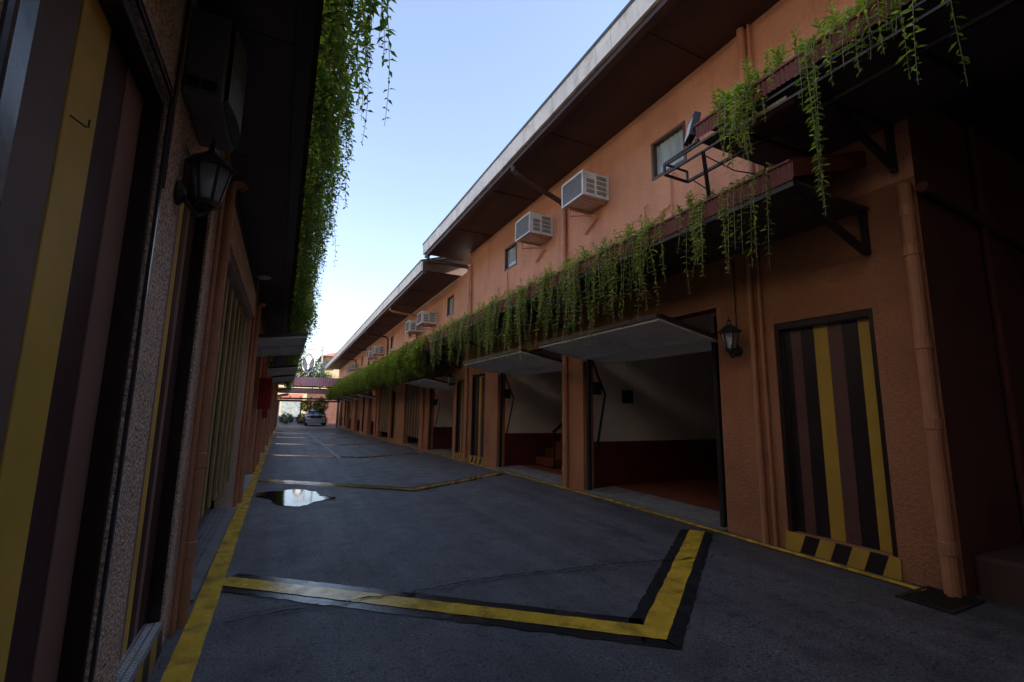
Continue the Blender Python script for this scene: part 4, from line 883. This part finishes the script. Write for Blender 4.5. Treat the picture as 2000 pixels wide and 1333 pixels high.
# right, sparse near canopy: individual trailing plants
def right_clump(y0, y1, seed, n, zt, length, L=.065, reach=(.02, .14), x0=3.60, tone=(.2, 1), gap=.042, tuft=10, lift=(.2, 1.0), cz=None):
    rs = random.Random(seed)
    def job(ms, ml):
        cent = [rs.uniform(y0, y1) for k in range(max(2, int((y1 - y0) * 6.0)))]; cl_len = [rs.uniform(.6, 1.0) for c in cent]
        for i in range(n):
            k = rs.randrange(len(cent)); y = cent[k] + rs.gauss(0, .075); z = zt(y) if callable(zt) else zt
            strand(ms, ml, rs, (x0 + rs.uniform(0, .12), y, z + rs.uniform(0, .03)), rs.uniform(*length) * cl_len[k], (-1, rs.gauss(0, .5), 0), rs.uniform(*reach), rs.uniform(*lift), L, L * .36, gap * rs.uniform(.8, 1.6), r=.0034, sway=.13, tone=tone)
        for i in range(tuft):                            # short upright shoots on top of the canopy
            y = rs.uniform(y0, y1); z = zt(y) if callable(zt) else zt
            pts = [Vector((x0 + rs.uniform(.0, .3), y, z))]; d = Vector((rs.uniform(-.5, .2), rs.uniform(-.5, .5), 1)).normalized()
            for k in range(rs.randint(3, 6)):
                pts.append(pts[-1] + d * .035); a = rs.uniform(0, 6.28)
                for q in range(3): leaf(ml, pts[-1], Vector((math.cos(a + q * 2.1), math.sin(a + q * 2.1), rs.uniform(.2, .9))), Vector((0, 0, 1)), L * rs.uniform(.6, 1), L * .34, rs.uniform(.5, 1))
            ms.tube(pts, .003, 3, cap=False)
    return job
RN = [(3.0, 3.35, 14, 'vine with a bright leafy tuft just past the near end of the lower right canopy'), (3.5, 4.3, 30, 'vine trailing in front of the first open garage, near its right end'), (4.3, 5.2, 40, 'vine curtain in front of the middle of the first open garage'), (5.2, 6.2, 46, 'thick vine curtain at the left end of the first open garage'), (6.2, 7.4, 44, 'vine curtain above the pillar between the first two open garages'), (7.4, 8.8, 46, 'vine curtain above the second open garage'), (8.8, 10.4, 50, 'vine curtain at the far end of the second open garage'), (10.4, 12.1, 52, 'vine curtain above the pair of striped doors, before the canopy step')]
for i, (a, b, n, nm) in enumerate(RN):
    vine(nm, GV, right_clump(a, b, 60 + i, int(n * .75), CZ + .17, (.6, 1.45) if i else (.45, 1.0), tuft=int((b - a) * 26) + 6, L=.066), 'leaf_pale', base=(3.6, a, CZ + .17))
# near end of the lower canopy: single long shoots
rs0 = random.Random(9)
def shoots(lst, x0, zt, L=.062, gap=.05):
    def job(ms, ml):
        rs = random.Random(int(lst[0][0] * 1000))
        for y, l in lst: strand(ms, ml, rs, (x0 + .03, y, zt), l, (-1, rs.gauss(0, .3), 0), .06, .5, L, L * .36, gap, r=.004, sway=.035, tone=(.3, 1))
    return job
vine('four leafy shoots dangling from the near tip of the lower right canopy', GV, shoots([(2.90, .8), (2.80, .85), (2.74, .7), (2.62, .86), (2.58, .7), (2.50, .72), (2.42, .92), (2.36, .8), (2.28, .95)], 3.58, CZ + .17), 'leaf_pale', base=(3.6, 2.5, CZ + .17))
vine('leafy vine clump over the floodlight frame at the upper canopy corner', GV, right_clump(2.05, 2.8, 81, 40, 4.14, (.2, .95), x0=3.40, L=.07, tuft=46), 'leaf_pale', base=(3.4, 2.1, 4.14))
vine('sprigs standing on the upper canopy edge at the top right', GV, right_clump(1.25, 2.0, 82, 16, 4.14, (.1, .55), x0=3.40, L=.068, tuft=40), 'leaf_pale', base=(3.4, 1.3, 4.14))
vine('longest thin shoots hanging from the upper canopy in front of the corner', GV, shoots([(1.83, 1.45), (1.80, 1.42), (1.77, 1.1), (1.72, 1.25), (1.62, .55), (1.86, .6)], 3.38, 4.14), 'leaf', base=(3.4, 1.7, 4.14))
vine('leafy shoot hanging near the top right corner, left one of two', GV, shoots([(1.16, .82), (1.19, .72)], 3.38, 4.10), 'leaf', base=(3.4, 1.16, 4.1))
vine('rightmost thin shoot hanging from the upper canopy at the picture edge', GV, shoots([(.95, .95)], 3.38, 4.10), 'leaf', base=(3.4, .95, 4.1))
# right, dense far canopy
zt2 = lambda y: 3.24 - .25 * (y - SECT) / 34
FN = ['start of the dense vine mass on the far right canopy, at the canopy step', 'second vine mass on the far right canopy, over the shut tan door', 'third vine mass along the far right canopy', 'fourth vine mass along the far right canopy', 'fifth vine mass along the far right canopy, near the end', 'last vine mass at the far end of the right canopy']
fy = [13.0, 16.2, 20, 24.5, 30, 37, 46]
for i, nm in enumerate(FN):
    a, b = fy[i], fy[i + 1]
    def job(ms, ml, a=a, b=b, i=i):
        rs = random.Random(90 + i)
        for k in range(int((b - a) * (44 if i < 2 else 34))):
            y = rs.uniform(a, b); bulge = .55 + .45 * math.sin(y * 2.1) * math.sin(y * .9 + 1)
            strand(ms, ml, rs, (3.60 + rs.uniform(0, .3), y, zt2(y) + rs.uniform(.0, .22) + .22 * bulge * rs.random()), rs.uniform(.35, .85 + .5 * bulge), (-1, rs.gauss(0, .4), 0), rs.uniform(.05, .30), rs.uniform(.2, 1.0), .12, .05, .075, r=.004, sway=.10, tone=(0, 1))
    def job2(ms, ml, a=a, b=b, i=i, job=job):
        job(ms, ml); rs = random.Random(190 + i)
        for k in range(int((b - a) * (300 if i < 3 else 200))):     # leafy sprays all over the mass
            y = rs.uniform(a, b); bulge = .5 + .5 * math.sin(y * 2.1) * math.sin(y * .9 + 1) + .25 * math.sin(y * 6.3); an = rs.uniform(.3, 3.3); rr = rs.uniform(.55, 1.05) ** .7
            p = Vector((3.62 - math.sin(an) * .30 * rr * (.7 + .5 * bulge), y, zt2(y) - .28 + math.cos(an) * (.62 if math.cos(an) < 0 else .42) * rr * (.75 + .4 * bulge)))
            a0 = rs.uniform(0, 6.28)
            for q in range(4): leaf(ml, p + Vector((rs.uniform(-.04, .04), rs.uniform(-.05, .05), rs.uniform(-.04, .04))), Vector((math.cos(a0 + q * 1.6) - .4, math.sin(a0 + q * 1.6), rs.uniform(-.7, .6))), Vector((rs.uniform(-.6, .6), rs.uniform(-.6, .6), 1)), rs.uniform(.07, .14), rs.uniform(.03, .05), min(1, max(0, .45 + .3 * math.cos(an) + rs.gauss(0, .25))))
    vine(nm, GV, job2, 'leaf_pale', base=(3.6, a, 3.2))

# ------------------------------------------------------------------ far end of the lane
# gate roofs across the lane
gr = empty('gate_roof', (2.3, 40, 3.4), 'plum-coloured corrugated roof spanning the far end of the lane', 'roof')
def corr(mb, x0, x1, ya, za, yb, zb, pitch=.16, amp=.03):
    n = int((x1 - x0) / pitch) * 2; k = len(mb.v)
    for i in range(n + 1):
        x = x0 + (x1 - x0) * i / n; d = amp if i % 2 else 0; mb.v += [(x, ya, za + d), (x, yb, zb + d)]
    for i in range(n): mb.f.append((k + 2 * i, k + 2 * i + 2, k + 2 * i + 3, k + 2 * i + 1))
mb = MB(); corr(mb, -.1, 4.7, 39.0, 3.02, 40.6, 3.78); build(mb, 'roof_sheet', 'plum_roof', gr)
mb = MB(); mb.box(-.1, 4.7, 39.02, 39.10, 2.90, 3.0); build(mb, 'edge_beam', 'brown_trim', gr)
gr2 = empty('gate_roof', (2.3, 41, 2.6), 'lower maroon roof and pergola beams under the plum gate roof', 'roof')
mb = MB(); corr(mb, -.45, 4.2, 41.0, 2.45, 42.2, 2.85); build(mb, 'roof_sheet', 'maroon_sheet', gr2)
for z, y, m in ((2.02, 42.6, 'cream'), (1.82, 42.9, 'post_grey')):
    mb = MB(); mb.box(-.6, 4.4, y, y + .12, z, z + .14); build(mb, 'beam', m, gr2)
for x in (-.45, 4.25):
    mb = MB(); mb.box(x - .06, x + .06, 42.63, 42.75, -.4, 2.0); build(mb, 'post', 'post_grey', gr2)
for x in (.4, 1.2, 2.0, 2.8, 3.6):
    mb = MB(); mb.box(x, x + .06, 41.2, 43.2, 2.17, 2.25); build(mb, 'rafter', 'board_tan', gr2)
# hanging planters under the pergola
def bush(name, label, c, rx, ry, rz, n, L, leafm, group, cat='bush', seed=1, hang=False):
    rs = random.Random(seed); ml = MB(); ml.tone = []; ms = MB(); c = Vector(c)
    for i in range(n):
        u = Vector((rs.gauss(0, 1), rs.gauss(0, 1), rs.gauss(0, 1))).normalized() * rs.uniform(.45, 1) ** .5
        bump = 1 + .22 * math.sin(u.x * 5 + seed) * math.cos(u.z * 4 + u.y * 5)
        p = c + Vector((u.x * rx * bump, u.y * ry * bump, u.z * rz * bump)); leaf(ml, p, Vector((u.x + rs.uniform(-.6, .6), u.y + rs.uniform(-.6, .6), (-1 if hang else .3) + rs.uniform(-.6, .6))), Vector((rs.uniform(-1, 1), rs.uniform(-1, 1), 1)), L * rs.uniform(.6, 1.3), L * .42, min(1, max(0, .5 + u.z * .25 + rs.gauss(0, .25))))
    for k in range(9):
        a = rs.uniform(0, 6.28); b = c + Vector((0, 0, rz if hang else -rz)); ms.tube([b, c + Vector((math.cos(a) * rx * .3, math.sin(a) * ry * .3, 0)), c + Vector((math.cos(a) * rx * .7, math.sin(a) * ry * .7, (-rz if hang else rz) * .6))], [.02, .012, .005], 5, cap=False)
    o = empty(name, (c.x, c.y, c.z - rz), label, cat, group)
    build(ms, 'stems', 'bark', o); build(ml, 'foliage', leafm, o, kind='stuff')
    return o
bush('hanging_plant', 'bright green plant hanging from the pergola at the end of the lane', (1.75, 43, 1.55), .50, .4, .5, 900, .14, 'leaf', None, 'plant', 3, True)
bush('hanging_plant', 'yellow-green plant hanging beside the green one under the pergola', (2.85, 43, 1.6), .55, .45, .72, 1100, .15, 'leaf_yellow', None, 'plant', 4, True)
bush('potted_bush', 'round bush left of the grey shutter at the far end', (.35, 51, .22), .62, .5, .55, 1000, .15, 'leaf_dark', 'bushes before the shutter', 'bush', 5)
bush('potted_bush', 'round bush between the grey shutter and the silver car', (1.75, 51, .2), .5, .5, .55, 900, .15, 'leaf_dark', 'bushes before the shutter', 'bush', 6)
# end house
eh = empty('house', (1, 54, -.3), 'cream and terracotta house front with a grey shutter closing the lane', 'house')
mb = MB(); mb.box(-.62, -.25, 54, 54.4, -.4, 3.4).box(1.75, 2.15, 54, 54.4, -.4, 3.4).box(-.248, 1.748, 54.002, 54.4, 2.05, 3.4); build(mb, 'wall', 'cream', eh)
mb = MB(); mb.box(-.3, 1.8, 53.96, 53.998, 2.15, 2.75); build(mb, 'sign_band', 'tile_red', eh)
mb = MB(); mb.box(2.15, 9, 54.1, 54.4, -.4, 3.4); build(mb, 'wall', 'red_brick', eh)
mb = MB(); mb.box(-12, -.63, 54.1, 54.4, -.4, 3.4); build(mb, 'wall', 'cream', eh)
sh = empty('shutter', (.75, 54.1, -.3)); sh.parent = eh; sh.location = Vector((.75, 54.1, -.3)) - eh.location
for k in range(16): mb = MB(); mb.box(-.25, 1.75, 54.08 + .01 * (k % 2), 54.12, -.35 + k * .15, -.35 + k * .15 + .146); build(mb, 'slat', 'shutter', sh)
mb = MB(); mb.box(-12, 9, 53.7, 62, 3.4, 3.6); build(mb, 'roof', 'cream', eh)
mb = MB(); mb.box(2.9, 3.8, 54.05, 54.099, -.3, 1.9); build(mb, 'door', 'board_black', eh)
# banner sign
bs = empty('banner_sign', (-.66, 46, -.3), 'tall white banner with blue lettering at the far end on the left', 'sign')
mb = MB(); mb.box(-1.0, -.32, 46, 46.06, -.1, 2.05); build(mb, 'panel', 'sign_white', bs)
mb = MB(); mb.box(-.98, -.62, 45.99, 45.999, .5, 2.0); build(mb, 'colour_field', 'shutter', bs)
for k in range(6):
    z = 1.72 - k * .25; mb = MB(); mb.box(-.53, -.40, 45.985, 45.999, z, z + .045).box(-.53, -.495, 45.985, 45.998, z + .046, z + .17); mb.box(-.494, -.40, 45.985, 45.997, z + .13, z + .17); build(mb, 'letter', 'sign_blue', bs)
for x in (-.95, -.36): mb = MB(); mb.box(x - .02, x + .02, 46.01, 46.05, -.32, -.1); build(mb, 'leg', 'post_grey', bs)
# oval sign on its mast
os_ = empty('oval_sign', (2.75, 44, 3.6), 'oval dark sign with a pale emblem hung on a grey pole frame', 'sign')
cx, cz_, oy = 1.66, 5.27, 44.0; ax, az = .53, .92
def disc(mb, rx, rz, y0, y1, sh=0):
    n = 40; k = len(mb.v)
    for y in (y0, y1):
        for i in range(n): a = 2 * math.pi * i / n; mb.v.append((cx + rx * math.cos(a), y, cz_ + rz * math.sin(a)))
    mb.f += [tuple(k + i for i in range(n)), tuple(k + n + i for i in reversed(range(n)))] + [(k + i, k + n + i, k + n + (i + 1) % n, k + (i + 1) % n) for i in range(n)]
mb = MB(); disc(mb, ax, az, 44.0, 44.25); build(mb, 'cabinet', 'sign_dark', os_)
mb = MB(); n = 40
for i in range(n):
    a = 2 * math.pi * i / n
    for r_, y in ((.99, 43.96), (.90, 43.96), (.99, 44.0), (.90, 44.0)): mb.v.append((cx + ax * r_ * math.cos(a), y, cz_ + az * r_ * math.sin(a)))
for i in range(n):
    a, b = 4 * i, 4 * ((i + 1) % n); mb.f += [(a, b, b + 1, a + 1), (a, a + 2, b + 2, b), (a + 1, b + 1, b + 3, a + 3)]
build(mb, 'rim', 'sign_white', os_)
def shape(pts, y0, y1):
    mb = MB(); n = len(pts); mb.v = [(cx + x, y0, cz_ + z) for x, z in pts] + [(cx + x, y1, cz_ + z) for x, z in pts]
    mb.f = [tuple(range(n)), tuple(range(2 * n - 1, n - 1, -1))] + [(i, n + i, n + (i + 1) % n, (i + 1) % n) for i in range(n)]; return mb
dp = [(.25 * math.sin(t) * (1 if math.cos(t) > -.2 else .75), .30 + .30 * math.cos(t) - (.14 if math.cos(t) < -.7 else 0)) for t in [2 * math.pi * i / 20 for i in range(20)]]
build(shape(dp, 43.97, 43.999), 'emblem', 'sign_white', os_)
build(shape([(.02, -.12), (.10, -.28), (.06, -.55), (-.05, -.78), (-.07, -.55), (-.05, -.28)], 43.97, 43.999), 'emblem', 'sign_white', os_)
mb = MB(); mb.lathe([(.001, 0), (.035, 0), (.035, -.01), (.001, -.011)], (cx + .02, 43.968, cz_ + .08), 10, 'y'); build(mb, 'emblem_dot', 'sign_dark', os_)
arc = [(.36 * math.cos(a), .35 + .36 * math.sin(a)) for a in [math.pi * i / 14 for i in range(15)]]; arc += [(.33 * math.cos(a), .35 + .33 * math.sin(a)) for a in [math.pi * (14 - i) / 14 for i in range(15)]]
build(shape(arc, 43.972, 43.999), 'emblem_line', 'sign_white', os_)
mb = MB(); mb.box(2.70, 2.84, 44.05, 44.19, 3.0, 6.85); build(mb, 'mast', 'post_grey', os_)
mb = MB(); mb.box(1.35, 2.699, 44.08, 44.16, 6.40, 6.50); build(mb, 'arm', 'post_grey', os_)
mb = MB(); mb.box(2.12, 2.20, 44.08, 44.16, 3.0, 6.399); build(mb, 'strut', 'post_grey', os_)
mb = MB(); mb.box(2.201, 2.699, 44.1, 44.15, 4.6, 4.66); build(mb, 'tie', 'post_grey', os_)
mb = MB(); mb.box(1.64, 1.68, 44.1, 44.14, 6.18, 6.399); build(mb, 'hanger', 'post_grey', os_)
# house beyond, with red roof, and trees
fh = empty('house', (6, 66, 0), 'cream house with a red hipped roof behind the right-hand roofline', 'house')
mb = MB(); mb.box(4.6, 13, 66, 74, 0, 8.2); build(mb, 'wall', 'plaster_tan', fh)
mb = MB(); mb.add([(3.9, 65.2, 8.2), (13.6, 65.2, 8.2), (13.6, 75, 8.2), (3.9, 75, 8.2), (6.9, 70, 9.5), (10, 70, 9.5)], [(0, 1, 5, 4), (1, 2, 5), (2, 3, 4, 5), (3, 0, 4), (3, 2, 1, 0)]); build(mb, 'roof', 'tile_red', fh)
mb = MB(); mb.box(4.7, 5.7, 65.9, 65.99, 6.4, 7.6); build(mb, 'window', 'car_glass', fh)
def tree(label, base, h, cr, n, L, leafm, seed, trunk=.16):
    rs = random.Random(seed); t = empty('tree', base, label, 'tree'); b = Vector(base)
    ms = MB(); top = b + Vector((0, 0, h * .55)); ms.tube([b, b + Vector((.1, 0, h * .3)), top], [trunk, trunk * .8, trunk * .55], 8); cl_ = []
    for k in range(9):
        a = k * 2.4 + rs.uniform(-.3, .3); e = b + Vector((math.cos(a) * cr * rs.uniform(.4, .9), math.sin(a) * cr * rs.uniform(.4, .9), h * rs.uniform(.58, 1.0))); cl_.append(e)
        ms.tube([b + Vector((0, 0, h * rs.uniform(.35, .55))), (top + e) / 2 + Vector((0, 0, .2)), e], [trunk * .5, trunk * .3, trunk * .12], 6)
    build(ms, 'trunk', 'bark', t)
    ml = MB(); ml.tone = []
    for i in range(n):
        e = rs.choice(cl_); u = Vector((rs.gauss(0, .42), rs.gauss(0, .42), rs.gauss(0, .3))) * cr * .62; p = e + u
        leaf(ml, p, Vector((rs.uniform(-1, 1), rs.uniform(-1, 1), rs.uniform(-.6, .5))), Vector((rs.uniform(-1, 1), rs.uniform(-1, 1), 1)), L * rs.uniform(.6, 1.3), L * .5, min(1, max(0, .45 + u.z * .25 + rs.gauss(0, .2))))
    build(ml, 'crown', leafm, t, kind='stuff')
tree('dark green tree behind the oval sign', (2.6, 60, -.3), 7.2, 2.2, 5000, .26, 'leaf_dark', 1)
tree('pale blossoming tree left of the oval sign', (-.4, 58, -.3), 5.6, 1.4, 3000, .14, 'petal', 2)
tree('green tree at the left edge behind the left vines', (-2.2, 57, -.3), 7.5, 2.0, 4000, .26, 'leaf', 3)
# silver car, tail towards the camera
def car(x, y, z, label):
    c = empty('parked_car', (x, y, z), label, 'car'); w, Ln = .86, 4.15
    # station outline (y from tail, z) of body side
    low = [(0.0, .42), (.05, .30), (.35, .26), (3.8, .26), (4.1, .34), (4.15, .55)]
    prof = [(0.0, .42), (-.03, .62), (.02, .80), (.10, 1.00), (.30, 1.36), (.55, 1.47), (1.3, 1.52), (2.0, 1.48), (2.45, 1.36), (3.05, 1.02), (3.7, .92), (4.05, .78), (4.15, .55), (4.1, .34), (3.8, .26), (.35, .26), (.05, .30)]
    def hw(zz): return w * (1 - .0) if zz < .95 else w * (1 - .26 * (zz - .95) / .57)
    mb = MB(); n = len(prof)
    for sx in (-1, 1):
        for py, pz in prof: mb.v.append((x + sx * hw(pz) * (.93 if (py < .06 or py > 4.0) else 1), y + py, z + pz))
    mb.f = [tuple(range(n)), tuple(range(2 * n - 1, n - 1, -1))] + [(i, n + i, n + (i + 1) % n, (i + 1) % n) for i in range(n)]
    build(mb, 'body', 'car_silver', c, bevel=.05, seg=3)
    gq = lambda a, b, m, nm: None
    mb = MB()   # rear window
    f = lambda t: (y + .115 + .185 * t - .012, z + 1.02 + .33 * t)
    (ya, za), (yb, zb) = f(.05), f(.95)
    mb.hexa([(x - .74, ya, za), (x + .74, ya, za), (x + .74, ya + .02, za), (x - .74, ya + .02, za), (x - .62, yb, zb), (x + .62, yb, zb), (x + .62, yb + .02, zb), (x - .62, yb + .02, zb)]); build(mb, 'rear_window', 'car_glass', c)
    for sx in (-1, 1):
        for (p0, p1, p2, p3) in (((.42, 1.02), (1.35, 1.0), (1.32, 1.40), (.60, 1.38)), ((1.42, 1.0), (2.85, 1.02), (2.40, 1.30), (1.40, 1.40))):
            mb = MB(); q = [(x + sx * (hw(pz) + .006), y + py, z + pz) for py, pz in (p0, p1, p2, p3)]; r_ = [(a - sx * .02, b, d) for a, b, d in q]; mb.hexa(q + r_); build(mb, 'side_window', 'car_glass', c)
        mb = MB(); mb.box(*sorted((x + sx * .50, x + sx * .80)), y - .035, y + .06, z + .80, z + .95); build(mb, 'tail_light', 'car_light', c, bevel=.015)
        mb = MB(); rotbox(mb, (x + sx * .97, y + 2.75, z + 1.02), (.18, .12, .13)); build(mb, 'mirror', 'car_silver', c, bevel=.03)
        for wy in (.78, 3.35):
            wh = empty('wheel', (x + sx * .78, y + wy, z + .32)); wh.parent = c; wh.location = Vector((sx * .78, wy, .32))
            mb = MB(); mb.lathe([(.20, -.10), (.30, -.11), (.325, -.07), (.325, .07), (.30, .11), (.20, .10)], (x + sx * .80, y + wy, z + .32), 20, 'x'); build(mb, 'tyre', 'rubber', wh)
            mb = MB(); mb.lathe([(.02, sx * .105), (.05, sx * .112), (.19, sx * .095), (.20, sx * .06)], (x + sx * .80, y + wy, z + .32), 10, 'x'); build(mb, 'rim', 'chrome', wh)
    mb = MB(); mb.box(x - .49, x + .49, y - .045, y + .05, z + .70, z + .98); build(mb, 'tail_panel', 'car_black', c, bevel=.01)
    mb = MB(); mb.lathe([(.001, 0), (.055, 0), (.055, -.008), (.001, -.009)], (x, y - .046, z + .86), 14, 'y'); build(mb, 'emblem', 'chrome', c)
    mb = MB(); mb.box(x - .26, x + .26, y - .052, y + .02, z + .50, z + .63); build(mb, 'number_plate', 'plate_white', c)
    mb = MB(); mb.box(x - .80, x + .80, y - .06, y + .12, z + .30, z + .40); build(mb, 'bumper', 'car_silver', c, bevel=.03)
    mb = MB(); mb.box(x - .62, x + .62, y + .16, y + .42, z + 1.45, z + 1.485); build(mb, 'spoiler', 'car_silver', c, bevel=.012)
car(2.78, 46.2, -.31, 'silver hatchback parked with its tail to the camera at the end of the lane')
